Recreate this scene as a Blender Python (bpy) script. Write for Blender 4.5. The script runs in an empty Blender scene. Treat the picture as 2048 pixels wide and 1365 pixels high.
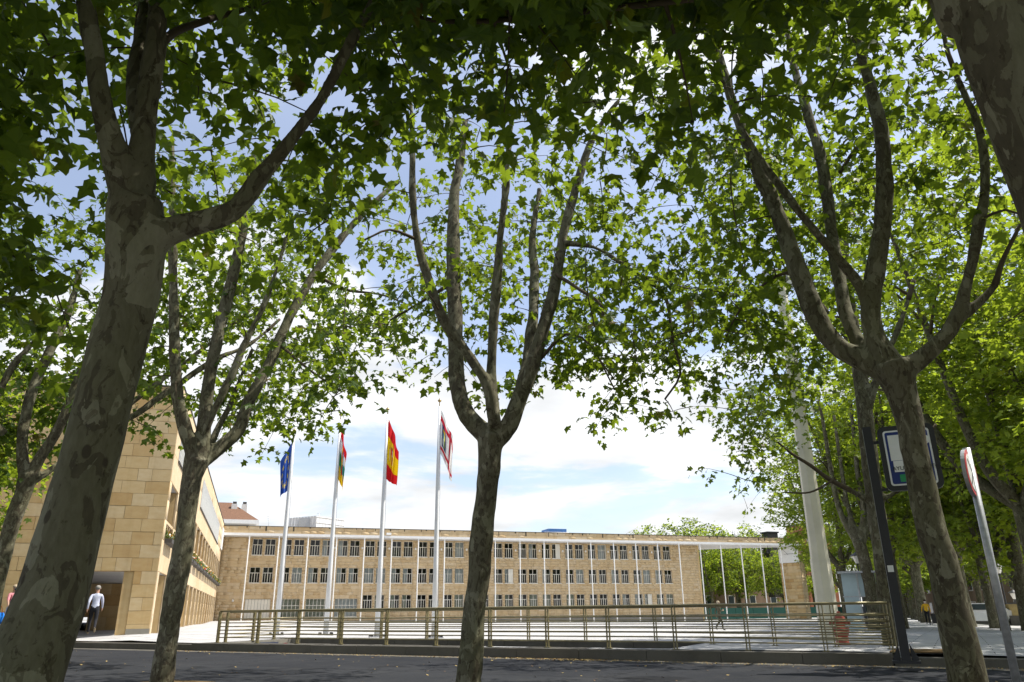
import bpy, bmesh, math, random
import numpy as np
from mathutils import Vector, Matrix

random.seed(7)
rng = np.random.default_rng(11)
SC = bpy.context.scene
COL = SC.collection

# ------------------------------------------------------------------ camera, sky, sun, exposure
F, CX, CY = 1503.0, 1024.0, 682.5            # focal length and centre in photo pixels (2048 wide)
def _n(v): return v / np.linalg.norm(v)
_Z = _n(np.array([981 - CX, 4182.5, -F]))
_Y = np.array([501 - CX, -(1228 - CY), -F]); _Y = _n(_Y - _Z * _Y.dot(_Z))
_X = np.cross(_Y, _Z)
R = np.array([_X, _Y, _Z])                   # camera axes -> world; world X runs along the long facade
cam_d = bpy.data.cameras.new("camera"); cam = bpy.data.objects.new("camera", cam_d); COL.objects.link(cam)
cam_d.sensor_width = 36.0; cam_d.lens = 36.0 * F / 2048.0
cam_d.clip_start = 0.05; cam_d.clip_end = 3000
cam.matrix_world = Matrix([list(R[0]) + [0], list(R[1]) + [0], list(R[2]) + [0], [0, 0, 0, 1]])
SC.camera = cam

SUN_EL, SUN_AZ = math.radians(58), math.radians(-10)     # azimuth from +X
SUN = Vector((math.cos(SUN_EL) * math.cos(SUN_AZ), math.cos(SUN_EL) * math.sin(SUN_AZ), math.sin(SUN_EL)))
W = bpy.data.worlds.new("World"); SC.world = W; W.use_nodes = True
nt = W.node_tree; nt.nodes.clear()
N = nt.nodes.new; L = nt.links.new
out = N("ShaderNodeOutputWorld"); bg = N("ShaderNodeBackground"); bgc = N("ShaderNodeBackground"); mix = N("ShaderNodeMixShader")
sky = N("ShaderNodeTexSky"); sky.sky_type = 'NISHITA'; sky.sun_disc = False
sky.sun_elevation = SUN_EL; sky.sun_rotation = math.atan2(SUN.x, SUN.y); sky.air_density = 1.0; sky.dust_density = 1.2; sky.ozone_density = 1.0
tint = N('ShaderNodeMix'); tint.data_type = 'RGBA'; tint.blend_type = 'MULTIPLY'; tint.inputs[0].default_value = 1.0; tint.inputs[7].default_value = (1.0, 0.97, 1.0, 1); L(sky.outputs[0], tint.inputs[6]); L(tint.outputs[2], bg.inputs[0]); bg.inputs[1].default_value = 0.115
tc = N("ShaderNodeTexCoord"); sx = N("ShaderNodeSeparateXYZ"); L(tc.outputs["Generated"], sx.inputs[0])
def wm(op, a, b=None, clamp=False):
    m = N("ShaderNodeMath"); m.operation = op; m.use_clamp = clamp
    for i, v in enumerate((a, b)):
        if v is None: continue
        if isinstance(v, (int, float)): m.inputs[i].default_value = v
        else: L(v, m.inputs[i])
    return m.outputs[0]
zz = wm('ADD', wm('MAXIMUM', sx.outputs[2], 0.0), 0.16)
cv = N("ShaderNodeCombineXYZ"); L(wm('DIVIDE', sx.outputs[0], zz), cv.inputs[0]); L(wm('DIVIDE', sx.outputs[1], zz), cv.inputs[1])
mp = N("ShaderNodeMapping"); L(cv.outputs[0], mp.inputs[0]); CLOUD_OFF = (7.0, 11.0, 0); mp.inputs[1].default_value = CLOUD_OFF
n1 = N("ShaderNodeTexNoise"); n1.inputs["Scale"].default_value = 0.95; n1.inputs["Detail"].default_value = 9; n1.inputs["Roughness"].default_value = 0.56; n1.inputs["Distortion"].default_value = 0.35
L(mp.outputs[0], n1.inputs["Vector"])
low = wm('MULTIPLY', wm('SUBTRACT', 0.40, sx.outputs[2], True), 0.20)     # fair-weather cloud thickens towards the horizon all round
val = wm('ADD', n1.outputs[0], low)
rp = N("ShaderNodeMapRange"); rp.interpolation_type = 'SMOOTHSTEP'; rp.inputs[1].default_value = 0.505; rp.inputs[2].default_value = 0.595
L(val, rp.inputs[0])
msk = wm('ADD', wm('MULTIPLY', rp.outputs[0], 0.75), 0.23)
n2 = N("ShaderNodeTexNoise"); n2.inputs["Scale"].default_value = 1.9; n2.inputs["Detail"].default_value = 6; L(mp.outputs[0], n2.inputs["Vector"])
cr = N("ShaderNodeMapRange"); cr.inputs[1].default_value = 0.35; cr.inputs[2].default_value = 0.62; cr.inputs[3].default_value = 0.46; cr.inputs[4].default_value = 0.64; L(n2.outputs[0], cr.inputs[0])
bgc.inputs[0].default_value = (0.97, 0.985, 1.0, 1); L(cr.outputs[0], bgc.inputs[1])
hz = N('ShaderNodeMapRange'); hz.inputs[1].default_value = 0.0; hz.inputs[2].default_value = 0.07; L(sx.outputs[2], hz.inputs[0])      # distant haze swallows the clouds at the horizon
msk = wm('ADD', wm('MULTIPLY', msk, hz.outputs[0]), wm('MULTIPLY', wm('SUBTRACT', 1.0, hz.outputs[0]), 0.8)); L(msk, mix.inputs[0]); L(bg.outputs[0], mix.inputs[1]); L(bgc.outputs[0], mix.inputs[2]); L(mix.outputs[0], out.inputs[0])

sd = bpy.data.lights.new("sun", 'SUN'); so = bpy.data.objects.new("sun", sd); COL.objects.link(so)
sd.energy = 3.8; sd.angle = math.radians(0.53); sd.color = (1.0, 0.95, 0.86)
so.rotation_euler = (-SUN).to_track_quat('-Z', 'Y').to_euler(); so.location = SUN * 80
SC.view_settings.view_transform = 'Standard'; SC.view_settings.look = 'None'; SC.view_settings.gamma = 1.0
SC.view_settings.use_curve_mapping = False; SC.view_settings.exposure = 0.93
SC.render.engine = 'CYCLES'; SC.cycles.use_denoising = True
SC.cycles.max_bounces = 9; SC.cycles.transparent_max_bounces = 8; SC.cycles.transmission_bounces = 6
SC.cycles.caustics_reflective = False; SC.cycles.caustics_refractive = False

# ------------------------------------------------------------------ finding places: photo pixel -> ray -> metres
def ray(px, py): return R @ np.array([px - CX, -(py - CY), -F])
def onY(px, py, Y): d = ray(px, py); return d * Y / d[1]
def onX(px, py, X): d = ray(px, py); return d * X / d[0]
def onZ(px, py, Z): d = ray(px, py); return d * Z / d[2]
def atd(px, py, D): d = ray(px, py); return d * D / math.hypot(d[0], d[1])
def proj(P):
    c = np.asarray(P, float) @ R
    z = -c[..., 2]; zs = np.where(z > 0.01, z, 0.01)
    return CX + F * c[..., 0] / zs, CY - F * c[..., 1] / zs, z

# ------------------------------------------------------------------ object helpers
def tag(o, label=None, cat=None, group=None, kind=None):
    if label: o['label'] = label
    if cat: o['category'] = cat
    if group: o['group'] = group
    if kind: o['kind'] = kind
    return o
def empty(name, loc=(0, 0, 0), label=None, cat=None, group=None, rz=0.0):
    o = bpy.data.objects.new(name, None); COL.objects.link(o); o.location = loc; o.rotation_euler = (0, 0, rz)
    o.empty_display_size = 0.2
    return tag(o, label, cat, group)
def link(name, me, parent=None, mats=(), world=True):
    """one mesh object; its vertices are in world metres, so a parented part keeps its place"""
    if mats and not me.materials:
        for m in (mats if isinstance(mats, (list, tuple)) else (mats,)): me.materials.append(m)
    o = bpy.data.objects.new(name, me); COL.objects.link(o)
    if parent is not None:
        o.parent = parent
        if world: o.matrix_parent_inverse = pinv(parent)
    return o
_PI = {}
def pinv(p):
    if p.name not in _PI:
        m = Matrix.LocRotScale(p.location, p.rotation_euler, p.scale); q = p
        while q.parent is not None:
            q = q.parent; m = Matrix.LocRotScale(q.location, q.rotation_euler, q.scale) @ m
        # parts that were placed in world metres carry an inverse already
        if p.parent is not None and p.type == 'MESH': m = Matrix.Identity(4) if p.matrix_parent_inverse != Matrix.Identity(4) else m
        _PI[p.name] = m.inverted()
    return _PI[p.name]

class MB:
    """collects shapes and builds ONE mesh"""
    def __init__(s): s.v = []; s.f = []; s.m = []; s.sm = []
    def add(s, vs, fs, m=0, smooth=False):
        b = len(s.v); s.v.extend([tuple(map(float, p)) for p in vs])
        for f in fs: s.f.append(tuple(b + i for i in f)); s.m.append(m); s.sm.append(smooth)
    def box(s, c, d, m=0, ax=None):
        """box at centre c, full size d; ax = 3 axis vectors"""
        c = np.array(c, float); A = np.eye(3) if ax is None else np.array(ax, float)
        P = [c + A[0] * d[0] / 2 * i + A[1] * d[1] / 2 * j + A[2] * d[2] / 2 * k for k in (-1, 1) for j in (-1, 1) for i in (-1, 1)]
        s.add(P, [(0, 2, 3, 1), (4, 5, 7, 6), (0, 1, 5, 4), (2, 6, 7, 3), (0, 4, 6, 2), (1, 3, 7, 5)], m)
    def bx(s, x0, x1, y0, y1, z0, z1, m=0): s.box(((x0 + x1) / 2, (y0 + y1) / 2, (z0 + z1) / 2), (x1 - x0, y1 - y0, z1 - z0), m)
    def prism(s, poly, z0, z1, m=0):
        n = len(poly); s.add([(p[0], p[1], z0) for p in poly] + [(p[0], p[1], z1) for p in poly],
              [tuple(range(n))[::-1], tuple(range(n, 2 * n))] + [(i, (i + 1) % n, n + (i + 1) % n, n + i) for i in range(n)], m)
    def tube(s, pts, rad, sides=8, m=0, caps=True):
        P = np.array(pts, float); n = len(P); rad = np.full(n, rad) if np.isscalar(rad) else np.array(rad)
        T = np.gradient(P, axis=0); T /= np.linalg.norm(T, axis=1)[:, None] + 1e-12
        a = np.array([0, 0, 1.0]) if abs(T[0][2]) < 0.9 else np.array([1.0, 0, 0])
        u = _n(np.cross(T[0], a)); vs = []; ang = np.linspace(0, 2 * math.pi, sides, endpoint=False)
        for i in range(n):
            u = _n(u - T[i] * u.dot(T[i])); w = np.cross(T[i], u)
            vs.extend(P[i] + rad[i] * (np.cos(ang)[:, None] * u + np.sin(ang)[:, None] * w))
        fs = [(i * sides + j, i * sides + (j + 1) % sides, (i + 1) * sides + (j + 1) % sides, (i + 1) * sides + j) for i in range(n - 1) for j in range(sides)]
        s.add(vs, fs, m, True)
        if caps:
            b = len(s.v) - n * sides
            s.f.append(tuple(b + j for j in range(sides))[::-1]); s.m.append(m); s.sm.append(False)
            s.f.append(tuple(b + (n - 1) * sides + j for j in range(sides))); s.m.append(m); s.sm.append(False)
    def lathe(s, c, prof, sides=16, m=0, smooth=True):
        """prof: (radius, z) list"""
        n = len(prof); vs = []
        for r, z in prof:
            for j in range(sides): a = 2 * math.pi * j / sides; vs.append((c[0] + r * math.cos(a), c[1] + r * math.sin(a), c[2] + z))
        fs = [(i * sides + j, i * sides + (j + 1) % sides, (i + 1) * sides + (j + 1) % sides, (i + 1) * sides + j) for i in range(n - 1) for j in range(sides)]
        s.add(vs, fs, m, smooth)
        b = len(s.v) - n * sides
        s.f.append(tuple(b + j for j in range(sides))[::-1]); s.m.append(m); s.sm.append(False)
        s.f.append(tuple(b + (n - 1) * sides + j for j in range(sides))); s.m.append(m); s.sm.append(False)
    def ell(s, c, r, seg=10, rings=7, m=0):
        vs = []; fs = []
        for i in range(rings + 1):
            t = math.pi * i / rings
            for j in range(seg):
                a = 2 * math.pi * j / seg; vs.append((c[0] + r[0] * math.sin(t) * math.cos(a), c[1] + r[1] * math.sin(t) * math.sin(a), c[2] + r[2] * math.cos(t)))
        for i in range(rings):
            for j in range(seg): fs.append((i * seg + j, (i + 1) * seg + j, (i + 1) * seg + (j + 1) % seg, i * seg + (j + 1) % seg))
        s.add(vs, fs, m, True)
    def mesh(s, name):
        me = bpy.data.meshes.new(name); me.from_pydata(s.v, [], s.f); me.polygons.foreach_set("material_index", s.m); me.polygons.foreach_set("use_smooth", s.sm); me.update(); return me
    def build(s, name, mats, parent=None): return link(name, s.mesh(name), parent, mats)

def fastmesh(name, V, Fidx, k, smooth=False, mats=()):
    """mesh from numpy: V (n,3), Fidx flat loop indices, k = corners per face"""
    me = bpy.data.meshes.new(name); me.vertices.add(len(V)); me.vertices.foreach_set("co", np.ascontiguousarray(V, dtype=np.float32).ravel())
    nf = len(Fidx) // k; me.loops.add(len(Fidx)); me.loops.foreach_set("vertex_index", np.ascontiguousarray(Fidx, dtype=np.int32))
    me.polygons.add(nf); me.polygons.foreach_set("loop_start", np.arange(nf, dtype=np.int32) * k)
    if smooth: me.polygons.foreach_set("use_smooth", np.ones(nf, dtype=bool))
    me.update(calc_edges=True)
    for m in mats: me.materials.append(m)
    return me

# ------------------------------------------------------------------ materials
class Mat:
    def __init__(s, name):
        s.m = bpy.data.materials.new(name); s.m.use_nodes = True; s.t = s.m.node_tree; s.b = s.t.nodes["Principled BSDF"]; s.o = s.t.nodes["Material Output"]
    def n(s, k, **kw):
        x = s.t.nodes.new(k)
        for a, v in kw.items(): setattr(x, a, v)
        return x
    def l(s, a, b): s.t.links.new(a, b)
    def noise(s, scale, detail=4, rough=0.55, vec=None, dist=0.0):
        x = s.n("ShaderNodeTexNoise"); x.inputs["Scale"].default_value = scale; x.inputs["Detail"].default_value = detail; x.inputs["Roughness"].default_value = rough; x.inputs["Distortion"].default_value = dist
        s.l(vec if vec is not None else s.pos(), x.inputs["Vector"]); return x.outputs[0]
    def pos(s, kind="Object"):
        if not hasattr(s, "_p"): s._p = s.n("ShaderNodeTexCoord")
        return s._p.outputs[kind]
    def wpos(s):
        if not hasattr(s, "_g"): s._g = s.n("ShaderNodeNewGeometry")
        return s._g.outputs["Position"]
    def map(s, vec, scale=(1, 1, 1), rot=(0, 0, 0), loc=(0, 0, 0)):
        x = s.n("ShaderNodeMapping"); x.inputs[1].default_value = loc; x.inputs[2].default_value = rot; x.inputs[3].default_value = scale; s.l(vec, x.inputs[0]); return x.outputs[0]
    def ramp(s, v, stops, interp='LINEAR'):
        x = s.n("ShaderNodeValToRGB"); x.color_ramp.interpolation = interp; e = x.color_ramp.elements
        while len(e) < len(stops): e.new(0.5)
        for i, (p, c) in enumerate(stops): e[i].position = p; e[i].color = (*c, 1) if len(c) == 3 else c
        s.l(v, x.inputs[0]); return x.outputs[0]
    def rng(s, v, a, b, c, d):
        x = s.n("ShaderNodeMapRange"); s.l(v, x.inputs[0])
        for i, q in enumerate((a, b, c, d)): x.inputs[i + 1].default_value = q
        return x.outputs[0]
    def mix(s, f, a, b, mode='MIX'):
        x = s.n("ShaderNodeMix", data_type='RGBA', blend_type=mode)
        for i, q in ((0, f), (6, a), (7, b)):
            if isinstance(q, (int, float)): x.inputs[i].default_value = q
            elif isinstance(q, tuple): x.inputs[i].default_value = (*q, 1) if len(q) == 3 else q
            else: s.l(q, x.inputs[i])
        return x.outputs[2]
    def math(s, op, a, b=0.0):
        x = s.n("ShaderNodeMath", operation=op)
        for i, q in enumerate((a, b)):
            if isinstance(q, (int, float)): x.inputs[i].default_value = q
            else: s.l(q, x.inputs[i])
        return x.outputs[0]
    def col(s, c):
        if isinstance(c, tuple): s.b.inputs["Base Color"].default_value = (*c, 1)
        else: s.l(c, s.b.inputs["Base Color"])
        return s
    def rough(s, r, spec=0.5, metal=0.0):
        if isinstance(r, (int, float)): s.b.inputs["Roughness"].default_value = r
        else: s.l(r, s.b.inputs["Roughness"])
        s.b.inputs["Specular IOR Level"].default_value = spec; s.b.inputs["Metallic"].default_value = metal; return s
    def bump(s, h, strength=0.3, dist=0.02):
        x = s.n("ShaderNodeBump"); x.inputs["Strength"].default_value = strength; x.inputs["Distance"].default_value = dist; s.l(h, x.inputs["Height"]); s.l(x.outputs[0], s.b.inputs["Normal"]); return s
    def islandrand(s):
        if not hasattr(s, "_g"): s._g = s.n("ShaderNodeNewGeometry")
        oi = s.n("ShaderNodeObjectInfo"); a = s.math('ADD', s._g.outputs["Random Per Island"], oi.outputs["Random"]); return s.math('FRACT', a)
def plain(name, c, r=0.5, spec=0.5, metal=0.0, var=0.12, scale=6.0):
    q = Mat(name); nz = q.noise(scale, 5); d = tuple(x * (1 - var) for x in c); e = tuple(min(1, x * (1 + var)) for x in c)
    q.col(q.ramp(nz, [(0.3, d), (0.7, e)])); q.rough(r, spec, metal); return q.m

def stone_mat(name, base, dark, pale, streak=0.0):
    q = Mat(name); r = q.islandrand(); w = q.wpos()
    c = q.ramp(r, [(0.0, dark), (0.10, tuple(0.5 * (a + b) for a, b in zip(dark, base))), (0.2, base), (0.62, base), (0.8, pale), (0.95, pale), (0.98, dark)])
    n1 = q.noise(2.2, 8, 0.65, q.map(w, (1, 1, 2.2))); n2 = q.noise(38, 5, 0.7, w); n3 = q.noise(0.16, 3, 0.5, w)
    c = q.mix(q.rng(n1, 0.3, 0.75, 0.0, 0.55), c, q.mix(1.0, c, (0.80, 0.66, 0.47), 'MULTIPLY'))
    c = q.mix(q.rng(n2, 0.35, 0.7, 0.0, 0.35), c, q.mix(1.0, c, (1.16, 1.12, 1.05), 'MULTIPLY'))
    c = q.mix(q.rng(n3, 0.4, 0.65, 0.0, 0.3), c, q.mix(1.0, c, (0.86, 0.84, 0.82), 'MULTIPLY'))
    if streak: n4 = q.noise(1.6, 5, .6, q.map(w, (1, 1, .07))); c = q.mix(q.rng(n4, .48, .68, 0, streak), c, q.mix(1.0, c, (.62, .58, .53), 'MULTIPLY'))
    q.col(c); q.rough(0.85, 0.25); q.bump(q.math('ADD', n2, n1), 0.18, 0.008); return q.m
M = {}
M['stone'] = stone_mat("sandstone", (0.60, 0.455, 0.245), (0.50, 0.34, 0.155), (0.63, 0.505, 0.31), .4)
M['stone_main'] = stone_mat("sandstone_facade", (0.61, 0.485, 0.305), (0.56, 0.425, 0.25), (0.635, 0.525, 0.36), .35)
M['stone_light'] = stone_mat("sandstone_smooth", (0.60, 0.49, 0.33), (0.57, 0.45, 0.29), (0.62, 0.52, 0.37))
M['mortar'] = plain("mortar", (0.33, 0.26, 0.17), 0.95, 0.1)
M['white'] = plain("white_paint", (0.80, 0.80, 0.78), 0.45, 0.4, 0, 0.05, 3)
M['cream'] = plain("cream_joinery", (0.76, 0.73, 0.64), 0.5, 0.4, 0, 0.06, 4)
M['shutter'] = plain("shutter_paint", (0.72, 0.69, 0.60), 0.5, 0.4, 0, 0.05, 2)
M['interior'] = plain("dim_room", (0.045, 0.04, 0.035), 0.9, 0.1)
M['curtain'] = plain("net_curtain", (0.62, 0.63, 0.60), 0.9, 0.1, 0, 0.15, 3)
M['blind'] = plain("green_grey_blind", (0.36, 0.37, 0.27), 0.9, 0.1, 0, 0.12, 3)
M['coping'] = plain("dark_coping", (0.07, 0.065, 0.06), 0.7, 0.3)
M['gutter'] = plain("dark_stain", (0.10, 0.085, 0.06), 0.9, 0.1)
M['soffit'] = plain("soffit_paint", (0.74, 0.74, 0.73), 0.6, 0.3, 0, 0.05, 1.5)
M['greyceil'] = plain("grey_ceiling", (0.42, 0.42, 0.43), 0.7, 0.3, 0, 0.08, 0.8)
def glass_mat():
    q = Mat("window_glass"); g = q.n("ShaderNodeBsdfGlossy"); g.inputs["Roughness"].default_value = 0.02; t = q.n("ShaderNodeBsdfTransparent"); t.inputs[0].default_value = (0.82, 0.86, 0.86, 1)
    fr = q.n("ShaderNodeFresnel"); fr.inputs[0].default_value = 1.5; mx = q.n("ShaderNodeMixShader"); q.l(fr.outputs[0], mx.inputs[0]); q.l(t.outputs[0], mx.inputs[1]); q.l(g.outputs[0], mx.inputs[2]); q.l(mx.outputs[0], q.o.inputs[0]); return q.m
M['glass'] = glass_mat()
def bark_mat(name, off):
    q = Mat(name); p = q.map(q.wpos(), (1, 1, 1), (0, 0, 0), off); w = q.map(p, (1.0, 1.0, 0.55))
    a = q.noise(9.0, 7, 0.55, w, 1.5); b = q.noise(6.5, 6, 0.5, q.map(w, (1, 1, 1), (0, 0, 0), (7, 3, 1)), 0.6); f = q.noise(34, 6, 0.65, q.map(p, (1, 1, 0.35)))
    lo = q.noise(0.9, 3, 0.5, q.map(p, (1, 1, .5), (0, 0, 0), (5, 9, 2))); a = q.math('ADD', a, q.math('MULTIPLY', q.math('SUBTRACT', lo, 0.5), 0.42)); b = q.math('ADD', b, q.math('MULTIPLY', q.math('SUBTRACT', 0.5, lo), 0.3))
    c = q.mix(q.rng(f, 0.3, 0.7, 0, 1), (0.092, 0.085, 0.054), (0.138, 0.128, 0.086))
    c = q.mix(q.rng(a, 0.535, 0.539, 0, 1), c, q.mix(q.rng(f, 0.3, 0.7, 0, 1), (0.060, 0.052, 0.035), (0.088, 0.076, 0.051)))
    c = q.mix(q.rng(b, 0.58, 0.584, 0, 1), c, q.mix(q.rng(f, 0.3, 0.7, 0, 1), (0.155, 0.146, 0.100), (0.205, 0.195, 0.140)))
    e = q.noise(15, 6, 0.6, q.map(p, (1, 1, .6), (0, 0, 0), (3, 1, 8)), 1.0); c = q.mix(q.rng(e, 0.60, 0.61, 0, .8), c, q.mix(1.0, c, (0.58, 0.54, 0.50), 'MULTIPLY'))
    g_ = q.noise(1.1, 4, 0.6, p); c = q.mix(q.rng(g_, 0.4, 0.65, 0, .55), c, q.mix(1.0, c, (0.80, 0.86, 0.66), 'MULTIPLY'))
    v = q.n("ShaderNodeTexVoronoi"); v.inputs["Scale"].default_value = 5.5; q.l(q.map(p, (1, 1, 0.6)), v.inputs["Vector"])
    c = q.mix(q.rng(v.outputs["Distance"], 0.10, 0.13, 0.85, 0.0), c, (0.045, 0.036, 0.025))
    q.col(c); q.rough(0.9, 0.15); h = q.math('ADD', q.math('MULTIPLY', q.rng(a, 0.52, 0.56, 1, 0), 1.5), q.math('MULTIPLY', f, 0.6)); q.bump(h, 0.35, 0.010); return q.m
M['bark'] = bark_mat("plane_bark", (0, 0, 0))
M['twig'] = plain("twig_bark", (0.085, 0.068, 0.045), 0.9, 0.1)
def leaf_mat(name, dark, light, trans, k=0.5):
    q = Mat(name); r = q.islandrand(); c = q.ramp(r, [(0.0, dark), (0.55, tuple(0.55 * a + 0.45 * b for a, b in zip(dark, light))), (0.93, light), (0.985, (0.13, 0.075, 0.02))])
    q.col(c); q.rough(0.5, 0.25); tr = q.n("ShaderNodeBsdfTranslucent"); t2 = q.mix(q.rng(r, 0, 1, 0, 1), tuple(x * 0.75 for x in trans), trans)
    q.l(t2, tr.inputs[0]); mx = q.n("ShaderNodeMixShader"); mx.inputs[0].default_value = k; q.l(q.b.outputs[0], mx.inputs[1]); q.l(tr.outputs[0], mx.inputs[2]); q.l(mx.outputs[0], q.o.inputs[0]); return q.m
M['leaf'] = leaf_mat("plane_leaf", (0.030, 0.068, 0.013), (0.060, 0.112, 0.020), (0.25, 0.345, 0.018), 0.5)
M['leaf_far'] = leaf_mat("plane_leaf_sunny", (0.042, 0.086, 0.015), (0.085, 0.138, 0.024), (0.39, 0.50, 0.03), 0.58)  # brighter copy of the leaf: backlit glow put into the far trees' colour
def ground_mat(name, c0, c1, slab=None, rot=0.0, stain=0.4, rgh=0.85, fine=60, joint=(0.25, 0.25, 0.24)):
    q = Mat(name); w = q.map(q.wpos(), (1, 1, 1), (0, 0, rot)); a = q.noise(0.35, 6, 0.6, w); b = q.noise(2.5, 6, 0.65, w); f = q.noise(fine, 4, 0.7, w)
    c = q.mix(q.rng(a, 0.35, 0.65, 0, 1), c0, c1); c = q.mix(q.rng(b, 0.5, 0.75, 0, stain), c, q.mix(1.0, c, (0.72, 0.71, 0.70), 'MULTIPLY'))
    c = q.mix(q.rng(f, 0.3, 0.7, 0, 0.5), c, q.mix(1.0, c, (0.78, 0.78, 0.78), 'MULTIPLY')); h = f
    if slab:
        br = q.n("ShaderNodeTexBrick"); br.inputs["Scale"].default_value = 1.0; br.inputs["Mortar Size"].default_value = 0.012; br.inputs["Brick Width"].default_value = slab[0]; br.inputs["Row Height"].default_value = slab[1]
        br.inputs[1].default_value = (1, 1, 1, 1); br.inputs[2].default_value = (0.88, 0.88, 0.88, 1); br.inputs[3].default_value = (*joint, 1); q.l(w, br.inputs[0]); c = q.mix(1.0, c, br.outputs[0], 'MULTIPLY')
    q.col(c); q.rough(rgh, 0.06); q.bump(h, 0.25, 0.01); return q.m
UA = math.atan2(-0.733, 0.68)
M['plaza'] = ground_mat("plaza_paving", (0.45, 0.445, 0.44), (0.52, 0.515, 0.51), (1.2, 0.6), -UA, 0.5)
def asphalt_mat():
    q = Mat("asphalt"); w = q.wpos(); f = q.noise(90, 4, .7, w); a = q.noise(.3, 6, .6, w); b = q.noise(1.7, 6, .65, q.map(w, (1, 1, 1), (0, 0, UA), (3, 1, 0))); st = q.noise(.55, 4, .55, q.map(w, (1, 1, 1), (0, 0, 0), (11, 4, 0)), .8)
    c = q.mix(q.rng(a, .35, .65, 0, 1), (.030, .032, .036), (.043, .045, .049)); c = q.mix(q.rng(b, .5, .72, 0, .6), c, (.056, .056, .055)); c = q.mix(q.rng(st, .60, .66, 0, .55), c, (.018, .018, .019))  # base greys darkened to make up for missing tree shade on the road
    br = q.n("ShaderNodeTexBrick"); br.inputs["Scale"].default_value = 1; br.inputs["Brick Width"].default_value = 9.3; br.inputs["Row Height"].default_value = 3.7; br.inputs["Mortar Size"].default_value = .03; br.inputs[1].default_value = (1, 1, 1, 1); br.inputs[2].default_value = (.80, .80, .82, 1); br.inputs[3].default_value = (.45, .45, .45, 1)
    q.l(q.map(w, (1, 1, 1), (0, 0, -UA), (1.3, .6, 0)), br.inputs[0]); c = q.mix(.8, c, br.outputs[0], 'MULTIPLY')
    v = q.n("ShaderNodeTexVoronoi", feature='DISTANCE_TO_EDGE'); v.inputs["Scale"].default_value = .8; wv = q.n("ShaderNodeVectorMath", operation='ADD'); nz = q.n("ShaderNodeTexNoise"); nz.inputs["Scale"].default_value = 2.2; nz.inputs["Detail"].default_value = 6; q.l(w, nz.inputs[0]); q.l(w, wv.inputs[0]); q.l(nz.outputs["Color"], wv.inputs[1]); q.l(wv.outputs[0], v.inputs["Vector"])
    c = q.mix(q.math('MULTIPLY', q.rng(v.outputs["Distance"], .006, .018, 1, 0), q.rng(a, .45, .6, 0, .8)), c, (.014, .014, .015)); c = q.mix(q.rng(f, .3, .7, 0, .5), c, q.mix(1.0, c, (.7, .7, .7), 'MULTIPLY'))
    q.col(c); q.rough(1.0, .06); q.bump(f, .3, .01); return q.m
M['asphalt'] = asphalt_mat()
M['pavement'] = ground_mat("pavement_slabs", (0.30, 0.29, 0.27), (0.36, 0.35, 0.33), (0.4, 0.4), -UA, 0.35)
M['kerb'] = ground_mat("kerb_concrete", (0.25, 0.235, 0.20), (0.32, 0.30, 0.26), None, 0, 0.6, 0.9, 40)
M['kerb_dark'] = ground_mat("dark_concrete", (0.105, 0.098, 0.082), (0.15, 0.14, 0.12), None, 0, 0.7, 0.9, 40)  # stained concrete, with the kerb's shade put into darker greys
M['terrain'] = ground_mat("bare_ground", (0.16, 0.145, 0.11), (0.22, 0.20, 0.16))
M['soil'] = ground_mat("tree_pit_soil", (0.13, 0.085, 0.04), (0.20, 0.13, 0.06))
M['bronze'] = plain("bronze_paint", (0.235, 0.20, 0.10), 0.42, 0.5, 0.35, 0.2, 9)
M['pole_white'] = plain("lacquered_white_pole", (0.74, 0.75, 0.76), 0.35, 0.5, 0.0, 0.04, 2)
M['brass'] = plain("brass_finial", (0.42, 0.30, 0.12), 0.3, 0.5, 0.8, 0.1)
M['mast'] = plain("mast_paint", (0.72, 0.68, 0.54), 0.5, 0.4, 0, 0.08, 2)
M['black'] = plain("black_steel", (0.018, 0.018, 0.02), 0.45, 0.5)
M['galv'] = plain("galvanised_steel", (0.42, 0.43, 0.44), 0.45, 0.5, 0.6, 0.2, 14)
M['signblue'] = plain("sign_blue", (0.012, 0.03, 0.16), 0.35, 0.5, 0, 0.05)
M['signwhite'] = plain("sign_white", (0.74, 0.74, 0.70), 0.4, 0.5, 0, 0.04)
M['signgreen'] = plain("sign_green", (0.02, 0.28, 0.10), 0.4, 0.5, 0, 0.05)
M['red'] = plain("sign_red", (0.50, 0.02, 0.025), 0.4, 0.5, 0, 0.06)
M['hydrant'] = plain("hydrant_red", (0.34, 0.060, 0.035), 0.45, 0.5, 0, 0.15)
M['rooftile'] = plain("brown_roof_tiles", (0.17, 0.095, 0.06), 0.85, 0.2, 0, 0.25, 5)
M['render'] = plain("white_render", (0.70, 0.69, 0.66), 0.8, 0.2, 0, 0.08, 1)
M['brick'] = plain("red_brick", (0.36, 0.15, 0.085), 0.9, 0.15, 0, 0.2, 3)
M['brown_wall'] = plain("brown_render", (0.24, 0.17, 0.12), 0.9, 0.15, 0, 0.15, 1)
M['blue'] = plain("blue_sheet", (0.05, 0.16, 0.42), 0.5, 0.4, 0, 0.12, 1.5)
M['mesh_white'] = plain("pale_screen", (0.66, 0.67, 0.68), 0.6, 0.3, 0, 0.06, 2)
M['ice'] = plain("pale_blue_panel", (0.40, 0.50, 0.52), 0.25, 0.5, 0, 0.08, 2)
M['ochre'] = plain("ochre_slats", (0.42, 0.33, 0.14), 0.6, 0.3, 0, 0.15, 5)
M['carpaint'] = plain("white_car_paint", (0.72, 0.73, 0.74), 0.2, 0.6, 0, 0.03)
M['darkglass'] = plain("dark_car_glass", (0.05, 0.065, 0.07), 0.06, 0.6, 0, 0.05)
M['rubber'] = plain("rubber", (0.02, 0.02, 0.02), 0.8, 0.3)
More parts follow.
